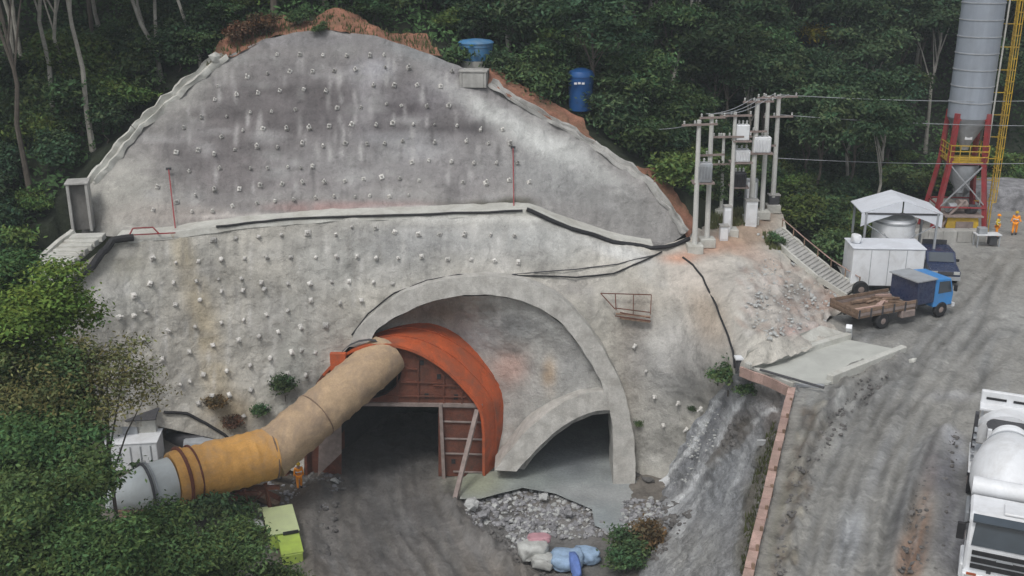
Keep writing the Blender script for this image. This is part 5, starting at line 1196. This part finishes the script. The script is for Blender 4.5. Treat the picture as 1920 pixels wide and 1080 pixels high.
MB().box((-.15, 0, 2.67), (.34, 2.2, .06), Matrix.Rotation(R(20), 3, 'Y')).build('sun_visor', M['glass'], mt)
for z_, h_ in ((1.52, .14), (1.26, .16), (1.02, .14)): MB().box((.03, 0, z_), (.06, 2.0, h_)).build('grille', M['dark'], mt)
MB().box((.07, 0, 1.4), (.03, .5, .08)).build('badge', M['grey'], mt)
MB().box((.06, 0, .62), (.28, 2.42, .38)).build('bumper', M['white'], mt, bevel=.04); MB().box((.16, 0, .42), (.1, 2.2, .16)).build('bumper_skirt', M['dark'], mt)
MB().box((.21, 0, .6), (.02, .5, .14)).build('number_plate', M['bag_white'], mt)
MB().box((-.9, .25, 2.80), (.75, .9, .09)).build('roof_hatch', M['white'], mt, bevel=.03)
for s_ in (-1, 1):
    MB().box((.17, s_ * .93, .64), (.08, .42, .2)).build('headlight', M['bag_white'], mt); MB().box((.19, s_ * .93, .8), (.05, .3, .07)).build('indicator', M['orange'], mt)
    MB().poly([(-.25, s_ * 1.21, 1.75), (-.4, s_ * 1.21, 2.55), (-1.2, s_ * 1.21, 2.6), (-1.2, s_ * 1.21, 1.75)], (0, s_ * .015, 0)).build('side_window', M['glass'], mt)
    MB().box((-.12, s_ * 1.42, 2.15), (.12, .24, .6)).build('mirror', M['dark'], mt, bevel=.02); MB().bar((-.15, s_ * 1.2, 2.5), (-.12, s_ * 1.42, 2.4), .04).build('mirror_arm', M['dark'], mt)
    MB().box((-.95, s_ * 1.15, .55), (1.3, .3, .55)).build('wing', M['white'], mt, bevel=.05)
    for x_ in (-.95, -2.8): wheel(mt, (x_, s_ * 1.0, .52), .52, .32)
    for x_ in (-7.2, -8.6): wheel(mt, (x_, s_ * .95, .52), .52, .55)
    MB().box((-7.9, s_ * 1.02, 1.15), (2.7, .5, .05)).build('mudguard', M['white'], mt, bevel=.01)
    MB().box((-4.3, s_ * 1.0, .75), (1.3, .45, .5)).build('side_tank', M['grey'], mt, bevel=.05)
MB().cyl((-2.3, -1.2, 2.75), (-2.3, 1.2, 2.75), .34, None, 20).build('water_tank', M['white'], mt)
for s_ in (-1, 1): MB().bar((-2.3, s_ * .8, 1.0), (-2.3, s_ * .8, 2.3), .15).build('tank_support', M['darksteel'], mt)
rotd = Matrix.Rotation(R(-90 + 9), 3, 'Y')          # drum axis points backwards and up
dprof = [(.4, 0), (.85, .12), (1.16, .6), (1.27, 1.3), (1.26, 2.0), (1.04, 2.9), (.72, 3.6), (.60, 3.9), (.68, 3.94), (.68, 4.1), (.5, 4.15)]
drum = MB().lathe(dprof, 40, (-2.75, 0, 2.0), rotd).build('drum', M['white'], mt)
ax_ = rotd @ Vector((0, 0, 1))
def dpt(t, r, a):
    e1 = rotd @ Vector((1, 0, 0)); e2 = rotd @ Vector((0, 1, 0)); return Vector((-2.75, 0, 2.0)) + ax_ * t + (e1 * math.cos(a) + e2 * math.sin(a)) * r
MB().tube([dpt(3.35, .82, R(k * 12)) for k in range(31)], .07, 8, caps=False).build('roller_ring', M['grey'], mt)
MB().box((-7.0, -.7, 1.9), (.18, .14, 1.9)).build('rear_post', M['white'], mt); MB().box((-7.0, .7, 1.9), (.18, .14, 1.9)).build('rear_post', M['white'], mt)
# rear arch frame around the drum mouth
av = [R(k * 15) for k in range(0, 13)]
ao, ai = [Vector((-8.2, 1.25 * math.cos(a), 1.7 + 1.3 * math.sin(a))) for a in av], [Vector((-8.2, .78 * math.cos(a), 1.7 + .84 * math.sin(a))) for a in av]
DX = Vector((-.75, 0, 0))
MB().strip(ao, ai, False).strip(ai, [p + DX for p in ai]).strip([p + DX for p in ai], [p + DX for p in ao], False).strip([p + DX for p in ao], ao).build('rear_arch', M['white'], mt)
MB().lathe([(.35, -.5), (.8, .4), (.84, .45)], 20, (-7.6, 0, 2.35)).build('charge_hopper', M['darksteel'], mt)
MB().poly([(-8.3, -.28, 2.0), (-9.6, -.22, 1.3), (-9.6, .22, 1.3), (-8.3, .28, 2.0)], (0, 0, .12)).build('chute', M['grey'], mt)
MB().box((-9.9, 0, 2.55), (.7, 2.15, .12)).build('rear_deck', M['white'], mt, bevel=.02); MB().box((-10.2, 0, 2.85), (.2, 2.15, .6)).build('rear_panel', M['white'], mt, bevel=.03)
for s_ in (-1, 1):
    MB().box((-10.085, s_ * .5, 2.85), (.02, .75, .1)).build('slot', M['dark'], mt)
    MB().bar((-9.9, s_ * .95, 1.0), (-9.9, s_ * .95, 2.55), .1).build('deck_post', M['white'], mt)
    MB().box((-8.2, s_ * 1.18, 2.2), (.3, .14, 1.5)).build('rear_ladder', M['darksteel'], mt)
for k in range(6): MB().box((-7.6, -1.16, 1.0 + k * .3), (.4, .12, .04)).build('rung', M['grey'], mt)

# ---- blue water tanks
def water_tank(name, c, r, h, label, top, bot, rz=0):
    t = thing(name, label, 'water tank', c, rz)
    MB().lathe([(r * .88, 0), (r * .93, h * .3), (r * .93, h * .32), (r * .97, h * .62), (r, h * .64), (r, h * .8)], 26).build('body', bot, t)
    MB().lathe([(r * 1.05, h * .8), (r * 1.05, h * .84), (r * .9, h * .93), (r * .3, h), (r * .2, h)], 26).build('lid', top, t)
    return t
t = water_tank('water_tank', P(1088, 206, Y=71.0), .85, 2.75, 'deep blue cylindrical water tank among the trees right of the cut', M['tankblue'], M['tankblue'])
for k, (dx, dz) in enumerate(((-.3, 2.0), (-.05, 2.02), (.2, 2.0))): MB().box((dx - .1, -.87, dz - .15), (.18, .02, .13)).build('lettering', M['white'], t)
t2 = water_tank('water_tank', P(893, 112, Y=71.5), 1.12, 1.35, 'faded pale blue water tank above the crest box', M['tankpale'], M['tankpale'])
MB().lathe([(1.0, -.75), (1.05, -.02)], 20).build('stand', M['pale_concrete'], t2)

# ---------------------------------------------------------------- vegetation
def leaf_object(name, lobes, nclump, per, size, seed, m, parent=None, cr=.5, droop=.0, shell=.55):
    g = np.random.RandomState(seed); lobes = np.array(lobes, float)
    wts = (lobes[:, 3] * lobes[:, 4] + lobes[:, 5] ** 2); wts = wts / wts.sum()
    idx = g.choice(len(lobes), nclump, p=wts); Lb_ = lobes[idx]
    d = g.normal(size=(nclump, 3)); d[:, 2] = np.abs(d[:, 2]) * 1.0 - .45 * (g.rand(nclump) < .35); d /= np.linalg.norm(d, axis=1)[:, None]
    rad = shell + (1.05 - shell) * g.rand(nclump) ** .5
    cc = Lb_[:, :3] + d * Lb_[:, 3:6] * rad[:, None]
    c = np.repeat(cc, per, 0); dd = np.repeat(d, per, 0); n = len(c)
    off = g.normal(size=(n, 3)) * cr * np.array([1, 1, .45]); c = c + off; c[:, 2] -= droop * np.hypot(off[:, 0], off[:, 1])
    nn = dd * .5 + g.normal(size=(n, 3)) * .55 + np.array([0, 0, .75]); nn /= np.linalg.norm(nn, axis=1)[:, None]
    t = np.cross(nn, g.normal(size=(n, 3))); t /= np.linalg.norm(t, axis=1)[:, None] + 1e-9; b = np.cross(nn, t)
    s = size * g.uniform(.6, 1.35, (n, 1))
    v = np.stack([c - t * s, c - b * s * .45 + nn * s * .1, c + t * s, c + b * s * .45 + nn * s * .1], 1).reshape(-1, 3)
    me = bpy.data.meshes.new(name); me.vertices.add(n * 4); me.vertices.foreach_set('co', v.ravel())
    me.loops.add(n * 4); me.loops.foreach_set('vertex_index', np.arange(n * 4)); me.polygons.add(n)
    me.polygons.foreach_set('loop_start', np.arange(n) * 4); me.polygons.foreach_set('loop_total', np.full(n, 4)); me.update()
    ca = me.color_attributes.new('Col', 'FLOAT_COLOR', 'POINT')
    br = np.repeat(g.uniform(.55, 1.5, nclump), per) * g.uniform(.8, 1.2, n); ye = np.repeat(g.uniform(-.12, .25, nclump), per)
    colr = np.stack([br * (1 + ye), br, br * (1 - ye * .6), np.ones(n)], 1); ca.data.foreach_set('color', np.repeat(colr, 4, 0).ravel())
    me.materials.append(m); return link(bpy.data.objects.new(name, me), parent)

def lobes_for(seed, r, h, n=9, flat=.6):
    g = random.Random(seed); out = [(0, 0, h, r * .62, r * .62, r * flat * .7)]
    for k in range(n):
        a = g.uniform(0, 6.28); q = r * g.uniform(.35, .8); s_ = r * g.uniform(.26, .46)
        out.append((math.cos(a) * q, math.sin(a) * q, h + r * flat * g.uniform(-.6, .85), s_, s_, s_ * .62))
    return out
def trunk_mesh(mb, H, r, seed, lean=0.3, lobes=None, crook=.25):
    g = random.Random(seed); top = Vector((g.uniform(-lean, lean), g.uniform(-lean, lean), H))
    path = [Vector((0, 0, -.6)), Vector((0, 0, .1))] + [top * (k / 6) + Vector((g.uniform(-crook, crook), g.uniform(-crook, crook), 0)) * (1 - abs(k / 3 - 1) * .5) for k in range(1, 7)]
    mb.tube(path, [r * 1.5, r * 1.2] + [r * (1 - .1 * k) for k in range(1, 7)], 7)
    if lobes:
        for L_ in lobes[1:7]:
            st_ = path[4].lerp(path[6], g.random()); e = Vector(L_[:3]); m_ = st_.lerp(e, .5) + Vector((0, 0, .3))
            mb.tube([st_, m_, e], [r * .38, r * .28, r * .1], 5)
    return mb
protos = {}
def tree_proto(key, H, r, nclump, per, size, m, bark='bark', tr=.16, flat=.6, nl=9, cr=.45, name='forest_tree', lean=.3):
    root = bpy.data.objects.new(name, None); link(root)
    lb = lobes_for(hash(key) % 1000 if not isinstance(key, int) else key, r, H, nl, flat)
    trunk_mesh(MB(), H, tr, len(protos) + 3, lean, lb).build('trunk', M[bark], root)
    leaf_object('crown', lb, nclump, per, size, len(protos) + 50, m, root, cr)
    protos[key] = root; root.location = (0, -400, 0); root['_used'] = 0
    return root
def use(key, loc, rz, sc, label, cat, group=None):
    p = protos[key]
    if not p['_used']: o = p; p['_used'] = 1
    else: o = copy_tree(p)
    o.location = loc; o.rotation_euler = (0, 0, rz); o.scale = (sc * rnd.uniform(.9, 1.1), sc * rnd.uniform(.9, 1.1), sc * rnd.uniform(.88, 1.12))
    for k in list(o.keys()):
        if k in ('label', 'category', 'group'): del o[k]
    return tag(o, label, cat, group)
# forest kinds
tree_proto(101, 9.0, 3.6, 330, 22, .19, LEAF[0]); tree_proto(102, 8.0, 3.2, 300, 22, .18, LEAF[1], flat=.75); tree_proto(103, 10.5, 3.0, 280, 22, .18, LEAF[0], 'bark_pale', flat=.5)
tree_proto(104, 6.5, 3.0, 300, 22, .18, LEAF[1], flat=.8, nl=7); tree_proto(105, 7.5, 3.5, 330, 22, .20, LEAF[0], flat=.7, nl=12)
tree_proto(111, 13.5, 3.4, 260, 22, .19, LEAF[0], 'bark_pale', .17, .45, name='tall_tree', lean=1.2); tree_proto(112, 15.0, 3.0, 220, 22, .19, LEAF[0], 'bark', .2, .45, name='tall_tree', lean=.8)
tree_proto(121, 1.5, 1.7, 110, 22, .14, LEAF[1], tr=.06, flat=.8, nl=5, cr=.3, name='shrub'); tree_proto(122, 1.1, 1.5, 100, 22, .13, LEAF[2], tr=.05, flat=.8, nl=5, cr=.3, name='shrub'); tree_proto(123, 2.2, 1.6, 120, 22, .15, LEAF[0], tr=.06, flat=1.0, nl=6, cr=.3, name='shrub')
tree_proto(124, .6, .9, 60, 22, .10, LEAF[1], tr=.03, flat=.7, nl=4, cr=.2, name='small_bush'); tree_proto(125, .5, .9, 60, 20, .10, LEAF[5], tr=.03, flat=.7, nl=4, cr=.2, name='small_bush')

placed = []
def far_enough(x, y, d):
    return all((x - a) ** 2 + (y - b) ** 2 > d * d for a, b in placed)
nt_ = 0
cands = [(x + rnd.uniform(-1.7, 1.7), y + rnd.uniform(-1.7, 1.7)) for y in np.arange(62, 118, 3.6) for x in np.arange(-56, 62, 3.9)]
cands = [c for c in cands if abs(c[0]) < .5 * c[1] + 2]
dsite = seg_dist(cands, SITE, True); inside = in_poly(cands, SITE)
LT = {0: ('dense dark green crown on the forested hillside', 'dense dark trees on the hillside'), 1: ('mid green leafy tree on the forested hillside', 'mid green trees on the hillside'), 2: ('tall thin trunked tree of the wood above the cut', 'tall trunked trees above the cut')}
for (x, y), ds, ins in sorted(zip(cands, dsite, inside), key=lambda t: t[0][1]):
    if ins or ds < 2.0: continue
    if x > 50 and y > 105: continue
    ppx = 960 + F * x / (y * cs + (CAMZ - ground(x, y) - 4) * sn)
    if any(a < ppx < b and y < ym for a, b, ym in ((190, 410, 78), (1215, 1290, 79), (750, 905, 80), (960, 1080, 81), (1140, 1190, 82))): continue
    z = ground(x, y) - .1
    if x < 4 and y < 100 and ds < 14:
        key = rnd.choice([111, 112, 111]); k = 2; 
    else:
        key = rnd.choice([101, 102, 103, 105, 104, 105]); k = 1 if key in (102, 104) else 0
    reg = 'at the upper left beside the cut' if ppx < 400 else 'above the crest of the cut' if ppx < 900 else 'behind the right flank of the cut' if ppx < 1290 else 'behind the transformer poles' if ppx < 1480 else 'behind the tank shed' if ppx < 1740 else 'around the back of the silo'
    row = 'front row' if ds < 9 else 'second row' if ds < 18 else 'far up the hillside'
    sc = rnd.uniform(.8, 1.2)
    if x > 12 and y < 90: sc *= .85
    use(key, (x, y, z), rnd.uniform(0, 6.28), sc, ('dense dark green tree', 'mid green leafy tree', 'tall thin trunked tree')[k] + ' ' + reg + ', ' + row, 'tree', LT[k][1]); nt_ += 1
# undergrowth near the site edge
ns_ = 0
uc = [(x + rnd.uniform(-.9, .9), y + rnd.uniform(-.9, .9)) for y in np.arange(52, 92, 2.15) for x in np.arange(-45, 46, 2.15)]
uc = [c for c in uc if abs(c[0]) < .5 * c[1] + 2]; dsu = seg_dist(uc, SITE, True); insu = in_poly(uc, SITE)
for (x, y), ds, ins in sorted(zip(uc, dsu, insu), key=lambda t: t[1]):
    if ins or ds < 1.0 or ds > 11 or ns_ >= 270: continue
    if -19 < x < -3 and ds < 3.2: continue
    if -2 < x < 12 and ds < 2.6: continue
    key = rnd.choice([121, 123, 121, 123, 122]) if x < 12 else rnd.choice([121, 122, 122, 123])
    spx = 960 + F * x / (y * cs + (CAMZ - ground(x, y) - 1) * sn)
    sreg = 'left of the lower face' if spx < 150 and y < 60 else 'beside the left gutter' if spx < 400 else 'behind the red crest' if spx < 860 else 'along the right flank gutter' if spx < 1290 else 'behind the transformer poles' if spx < 1480 else 'beside the drain stair and tank shed'
    skind = {121: 'mid green rounded', 122: 'bright green low', 123: 'dark green upright'}[key]
    use(key, (x, y, ground(x, y) - .15), rnd.uniform(0, 6.28), rnd.uniform(.75, 1.25), skind + ' shrub ' + sreg + (', right at the edge' if ds < 4 else ', farther back'), 'shrub', 'shrubs round the edge of the cut'); ns_ += 1
print('trees', nt_, 'shrubs', ns_)

# low undergrowth over the visible hillside, too dense to count
def undergrowth():
    g = np.random.RandomState(5); n = 130000
    y = g.uniform(48, 118, n); x = g.uniform(-1, 1, n) * (.5 * y + 2)
    q = np.stack([x, y], 1); keep = ~in_poly(q, SITE) & (seg_dist(q, SITE, True) > 1.3)
    q = q[keep]; n = len(q); z = GT(q / 10)
    patch = np.array([noise.noise(Vector((a * .35, b * .35, 3))) for a, b in q])
    c = np.stack([q[:, 0], q[:, 1], z + g.uniform(0, 1, n) * (.7 + 1.1 * np.clip(patch, -.4, 1))], 1)
    nn = g.normal(size=(n, 3)) * .6 + np.array([0, -.2, .9]); nn /= np.linalg.norm(nn, axis=1)[:, None]
    t = np.cross(nn, g.normal(size=(n, 3))); t /= np.linalg.norm(t, axis=1)[:, None]; b = np.cross(nn, t); s = .2 * g.uniform(.6, 1.4, (n, 1))
    v = np.stack([c - t * s, c - b * s * .5, c + t * s, c + b * s * .5], 1).reshape(-1, 3)
    me = bpy.data.meshes.new('undergrowth'); me.vertices.add(n * 4); me.vertices.foreach_set('co', v.ravel())
    me.loops.add(n * 4); me.loops.foreach_set('vertex_index', np.arange(n * 4)); me.polygons.add(n)
    me.polygons.foreach_set('loop_start', np.arange(n) * 4); me.polygons.foreach_set('loop_total', np.full(n, 4)); me.update()
    ca = me.color_attributes.new('Col', 'FLOAT_COLOR', 'POINT'); br = np.clip(.9 + patch * 1.1, .3, 1.8) * g.uniform(.7, 1.3, n)
    ca.data.foreach_set('color', np.repeat(np.stack([br, br, br * .9, np.ones(n)], 1), 4, 0).ravel()); me.materials.append(LEAF[1])
    tag(link(bpy.data.objects.new('undergrowth', me)), 'low leafy undergrowth covering the forest floor', kind='stuff')
undergrowth()
# single trees one can pick out
def lone_trunk(path_px, Y, r, label, crown=None, m='bark_pale', group=None):
    pts = [P(a, b, Y=Y + k * .2) for k, (a, b) in enumerate(path_px)]
    g = ground(pts[0].x, pts[0].y)
    base = Vector((pts[0].x, pts[0].y, min(g, pts[0].z)))
    t = thing('pale_trunk_tree', label, 'tree', base, 0, group)
    if pts[0].z - g > .2: pts = [Vector((pts[0].x + (pts[0].x - pts[1].x) * .1, pts[0].y, g - .3))] + pts
    n = len(pts); MB().tube(pts, [r * (1 - .45 * k / n) for k in range(n)], 8).build('trunk', M[m], t, world=True, rough=.05, rscale=.9)
    top = pts[-1] - base
    lb = [(top.x, top.y, top.z + .6, 1.9, 1.9, .9), (top.x + 1.4, top.y + .5, top.z + .1, 1.2, 1.2, .6), (top.x - 1.2, top.y + .8, top.z + .4, 1.3, 1.3, .6)] if crown is None else crown
    leaf_object('crown', lb, 90, 22, .17, int(pts[0].x * 10) % 999 + 1, LEAF[0], t, .45)
    return t
lone_trunk([(1236, 292), (1250, 225), (1262, 150), (1275, 95), (1296, 25), (1302, -40)], 78, .15, 'leaning pale slender trunk rising behind the right flank of the cut')
lone_trunk([(300, 130), (290, 90), (265, 45), (240, -20), (232, -70)], 69.5, .17, 'leaning pale trunk at the upper left, the left of three')
lone_trunk([(298, 150), (293, 80), (290, -10), (288, -80)], 70, .14, 'straight pale trunk at the upper left, the middle of three')
lone_trunk([(372, 102), (350, 50), (334, 0), (325, -60)], 69.5, .13, 'leaning pale trunk nearest the top of the left gutter')
lone_trunk([(285, 122), (272, 60), (258, 10), (250, -60)], 71, .13, 'thin pale trunk just behind the left leaning trunk')
lone_trunk([(783, 62), (783, 0), (785, -60)], 78, .13, 'upright thin trunk above the middle of the crest')
lone_trunk([(850, 110), (852, 50), (856, -10), (858, -70)], 79, .17, 'upright grey trunk left of the faded blue tank')
lone_trunk([(885, 76), (884, 20), (886, -60)], 80, .14, 'upright thin trunk right behind the faded blue tank')
lone_trunk([(990, 100), (992, 40), (988, -20), (986, -70)], 79, .24, 'thick grey trunk between the two blue tanks')
lone_trunk([(1005, 80), (1012, 30), (1040, 0), (1062, -50)], 80.5, .15, 'forked leaning trunk beside the thick grey trunk')
lone_trunk([(1158, 100), (1168, 50), (1170, 0), (1172, -50)], 82, .14, 'upright trunk above the deep blue tank')
lone_trunk([(1517, 258), (1530, 205), (1545, 130), (1556, 75)], 93, .16, 'slender trunk with flat yellowish crown on the right hillside', [(0.9, .3, 0, .1, .1, .1)])
yt = bpy.data.objects['pale_trunk_tree.011'] if 'pale_trunk_tree.011' in bpy.data.objects else None
def crown_tree(px, py, Y, r, m, label, name='leafy_tree', n=260, size=.16, flat=.7, dry=0, cr=.42, per=22):
    c = P(px, py, Y=Y); g = ground(c.x, c.y)
    if dry: g = dry
    H = max(c.z - g, .8); t = thing(name, label, 'tree', (c.x, c.y, g - .1))
    lb = lobes_for(int(px + py * 3), r, H, 11, flat)
    trunk_mesh(MB(), H, .06 + r * .03, int(px), .2, lb).build('trunk', M['bark'], t)
    leaf_object('crown', lb, n, per, size, int(px + py), m, t, cr); return t
crown_tree(1553, 62, 92, 1.9, LEAF[6], 'flat yellowish crown standing out on the right hillside', n=90, flat=.3)
crown_tree(130, 130, 68, 2.6, LEAF[2], 'bright green bushy tree at the upper left', n=240)
crown_tree(150, 200, 66, 2.2, LEAF[1], 'mid green tree just below the bright tree at the upper left', n=200)
crown_tree(1010, 125, 72.5, 2.3, LEAF[1], 'rounded leafy tree between the two blue tanks', n=240)
crown_tree(940, 112, 71.0, 1.0, LEAF[0], 'small dark tree right of the faded blue tank', n=90)
crown_tree(862, 118, 70.9, .5, LEAF[1], 'low bush at the left of the faded blue tank', n=40)
crown_tree(970, 190, 70.8, 1.1, LEAF[1], 'low bushy tree behind the crest box', n=90)
crown_tree(1020, 175, 70.5, 1.2, LEAF[1], 'leafy bush left of the deep blue tank', n=110)
crown_tree(1205, 150, 72, 2.6, LEAF[1], 'broad leafy tree right of the deep blue tank', n=280)
crown_tree(1150, 215, 70.5, 1.9, LEAF[0], 'dark leafy tree hugging the right side of the deep blue tank', n=200)
crown_tree(1270, 210, 73, 2.4, LEAF[1], 'leafy tree beside the leaning pale trunk', n=240)
crown_tree(1225, 265, 69, 1.7, LEAF[1], 'bushy tree above the right flank gutter', n=170)
crown_tree(1260, 345, 67, 1.2, LEAF[2], 'bright green bush left of the pole station', n=110)
crown_tree(1520, 330, 80, 2.8, LEAF[1], 'leafy tree between the poles and the tank shed', n=260)
crown_tree(1470, 290, 82, 2.4, LEAF[1], 'leafy tree right behind the rightmost pole', n=240)
crown_tree(1530, 430, 72, 2.0, LEAF[1], 'green bush left of the tank shed', n=220)
crown_tree(1570, 480, 68, 1.5, LEAF[1], 'green bush left of the white cabin', n=170)
crown_tree(1490, 445, 71, 1.5, LEAF[2], 'light green bush beside the drain stair', n=150)
crown_tree(1500, 395, 74, 1.8, LEAF[1], 'green bush right of the rightmost pole footing', n=180)
# foreground trees at the lower left, near the viewer
crown_tree(70, 705, 39.5, 1.9, LEAF[4], 'dark crown behind the sparse olive trees at the left', 'near_tree', 420, .10, .8, -9, .32, 26)
crown_tree(10, 690, 40, 1.8, LEAF[4], 'dark crown under the bright crown at the left edge', 'near_tree', 380, .10, .8, -9, .32, 26)
crown_tree(110, 790, 38.5, 1.7, LEAF[4], 'dark crown left of the grey hut', 'near_tree', 340, .10, .8, -9, .32, 26)
crown_tree(40, 600, 41, 2.7, LEAF[7], 'bright green tree crown at the left edge of the photo', 'near_tree', 620, .105, .75, -9, .32, 26)
crown_tree(20, 520, 44, 1.6, LEAF[4], 'mid green crown just above the bright crown at the left edge', 'near_tree', 300, .105, .8, -8, .32, 24)
crown_tree(200, 700, 40, 2.0, LEAF[3], 'sparse olive brown tree in front of the face at the left', 'near_tree', 250, .09, .75, -9, .34, 20)
crown_tree(80, 740, 38, 2.3, LEAF[3], 'sparse twiggy crown below the bright crown', 'near_tree', 300, .09, .8, -9, .34, 20)
crown_tree(45, 840, 36, 2.5, LEAF[4], 'large dark green crown at the lower left edge', 'near_tree', 760, .10, .8, -10, .32, 26)
crown_tree(110, 940, 34, 2.3, LEAF[4], 'dense green crown below the white container', 'near_tree', 820, .10, .8, -11, .32, 26)
crown_tree(40, 1010, 31, 2.4, LEAF[4], 'dark green crown in the bottom left corner', 'near_tree', 640, .095, .8, -12, .30, 26)
crown_tree(290, 1040, 36, 2.3, LEAF[4], 'fresh green crown at the bottom left of the lime box', 'near_tree', 700, .10, .7, -10, .3, 26)
crown_tree(420, 1060, 38.5, 1.9, LEAF[4], 'low green crown directly left of the lime box', 'near_tree', 440, .10, .6, -10, .3, 26)
crown_tree(170, 1060, 30, 1.9, LEAF[4], 'green crown at the very bottom left', 'near_tree', 480, .09, .7, -12, .3, 26)
crown_tree(520, 1085, 39.5, 1.1, LEAF[4], 'small green crown below the lime box', 'near_tree', 170, .09, .6, -10, .28, 22)
# tufts on the face and bank
for px, py, sh_, key, sc, lab in ((408, 765, LO, 125, .9, 'dry brown tuft on the face above the orange duct'), (440, 802, LO, 125, .8, 'dry brown tuft at the end of the black hose'), (535, 745, LO, 124, 1.2, 'dark bush at the foot of the face left of the shield'),
                                  (490, 785, LO, 124, .8, 'small dark bush above the duct bend'), (1365, 722, BK, 124, 1.0, 'green bush below the corner of the basin'), (1405, 742, BK, 124, .8, 'small green bush right under the basin boards'), (1345, 712, LO, 124, .7, 'green tuft left of the sluice post'),
                                  (1196, 800, LO, 124, .35, 'tiny tuft beside the right leg of the big arch'), (1298, 775, LO, 124, .4, 'tiny tuft on the wall above the drainage bank'), (1183, 1040, PIT, 124, 1.25, 'olive bush at the bottom beside the blue tarp'), (1170, 1072, PIT, 124, 1.1, 'low bush in front of the olive bush'),
                                  (1215, 1020, PIT, 125, 1.3, 'dry bush between the rubble and the bank'), (1455, 462, LO, 124, .7, 'green tuft on the mound below the pole station'),
                                  (355, 945, PIT, 124, 1.0, 'green bush below the orange neck of the duct'), (440, 975, PIT, 124, 1.3, 'green bush left of the lime box'), (395, 985, PIT, 124, 1.7, 'green bush beside the torn whitish sack'), (260, 935, PIT, 124, 1.5, 'green bush below the white duct cone'), (330, 965, PIT, 124, 1.8, 'green bush in front of the duct neck'),
                                  (600, 62, SO, 124, .6, 'green tuft on the middle of the red crest'), (500, 62, SO, 125, 1.3, 'brown scrub on the left of the red crest'), (455, 80, SO, 125, 1.2, 'brown scrub at the left end of the red crest'), (560, 50, SO, 124, .9, 'green scrub on the red crest'), (700, 40, SO, 124, 1.4, 'green scrub at the right of the red crest')):
    p, n = sh_.at(px, py, -.05); use(key, p, rnd.uniform(0, 6), sc, lab, 'bush')
# grass where the mound meets the trees
def grass(name, sheet, polys, n, size, m, label, seed):
    g = random.Random(seed); mb = MB(); k = 0
    lo = np.min([np.min(p, 0) for p in polys], 0); hi = np.max([np.max(p, 0) for p in polys], 0)
    while k < n:
        q = (g.uniform(lo[0], hi[0]), g.uniform(lo[1], hi[1]))
        if not any(in_poly([q], p)[0] for p in polys): continue
        p = Vector(sheet.pos([q])[0]); h = size * g.uniform(.5, 1.3); a = g.uniform(0, 6.28)
        s_ = Vector((math.cos(a), math.sin(a), 0)) * h * .16; t_ = Vector((g.uniform(-.4, .4), g.uniform(-.4, .4), 1)) * h
        mb.bm.faces.new([mb.bm.verts.new(v) for v in (p - s_, p + s_, p + t_)]); k += 1
    me = bpy.data.meshes.new(name); mb.bm.to_mesh(me); mb.bm.free()
    ca = me.color_attributes.new('Col', 'FLOAT_COLOR', 'POINT'); ca.data.foreach_set('color', np.ones(len(me.vertices) * 4)); me.materials.append(m)
    tag(link(bpy.data.objects.new(name, me)), label, kind='stuff')
grass('mound_grass', LO, [[(1330, 400), (1400, 392), (1400, 425), (1330, 430)], [(1430, 440), (1470, 440), (1480, 470), (1440, 470)]], 1500, .35, LEAF[3], 'dry grass around the pole footings', 1)
grass('crest_grass', SO, [so_poly[:15] + so_poly[15:]], 900, .3, LEAF[3], 'sparse grass over the red crest', 2)
grass('bank_weeds', BK, [[(1385, 1080), (1400, 950), (1430, 830), (1455, 790), (1462, 830), (1440, 920), (1415, 1000), (1400, 1080)]], 900, .25, LEAF[3], 'weeds under the board fence', 3)
# drop prototypes that were never placed
for k, p in protos.items():
    if not p['_used']:
        for c in list(p.children): bpy.data.objects.remove(c)
        bpy.data.objects.remove(p)
for o in bpy.data.objects:
    if '_used' in o.keys(): del o['_used']

# ---------------------------------------------------------------- damp air over the valley
hm = bpy.data.materials.new('damp_air'); hm.use_nodes = True; hn = hm.node_tree; hn.nodes.remove(hn.nodes['Principled BSDF'])
pv = hn.nodes.new('ShaderNodeVolumePrincipled'); pv.inputs['Color'].default_value = (.80, .88, .93, 1); pv.inputs['Density'].default_value = .0007; pv.inputs['Anisotropy'].default_value = 0
hn.links.new(pv.outputs[0], hn.nodes['Material Output'].inputs['Volume'])
hb = MB().box((0, 90, 32), (300, 230, 96)).build('haze', hm); hb['kind'] = 'stuff'; hb['label'] = 'thin damp haze in the valley air'
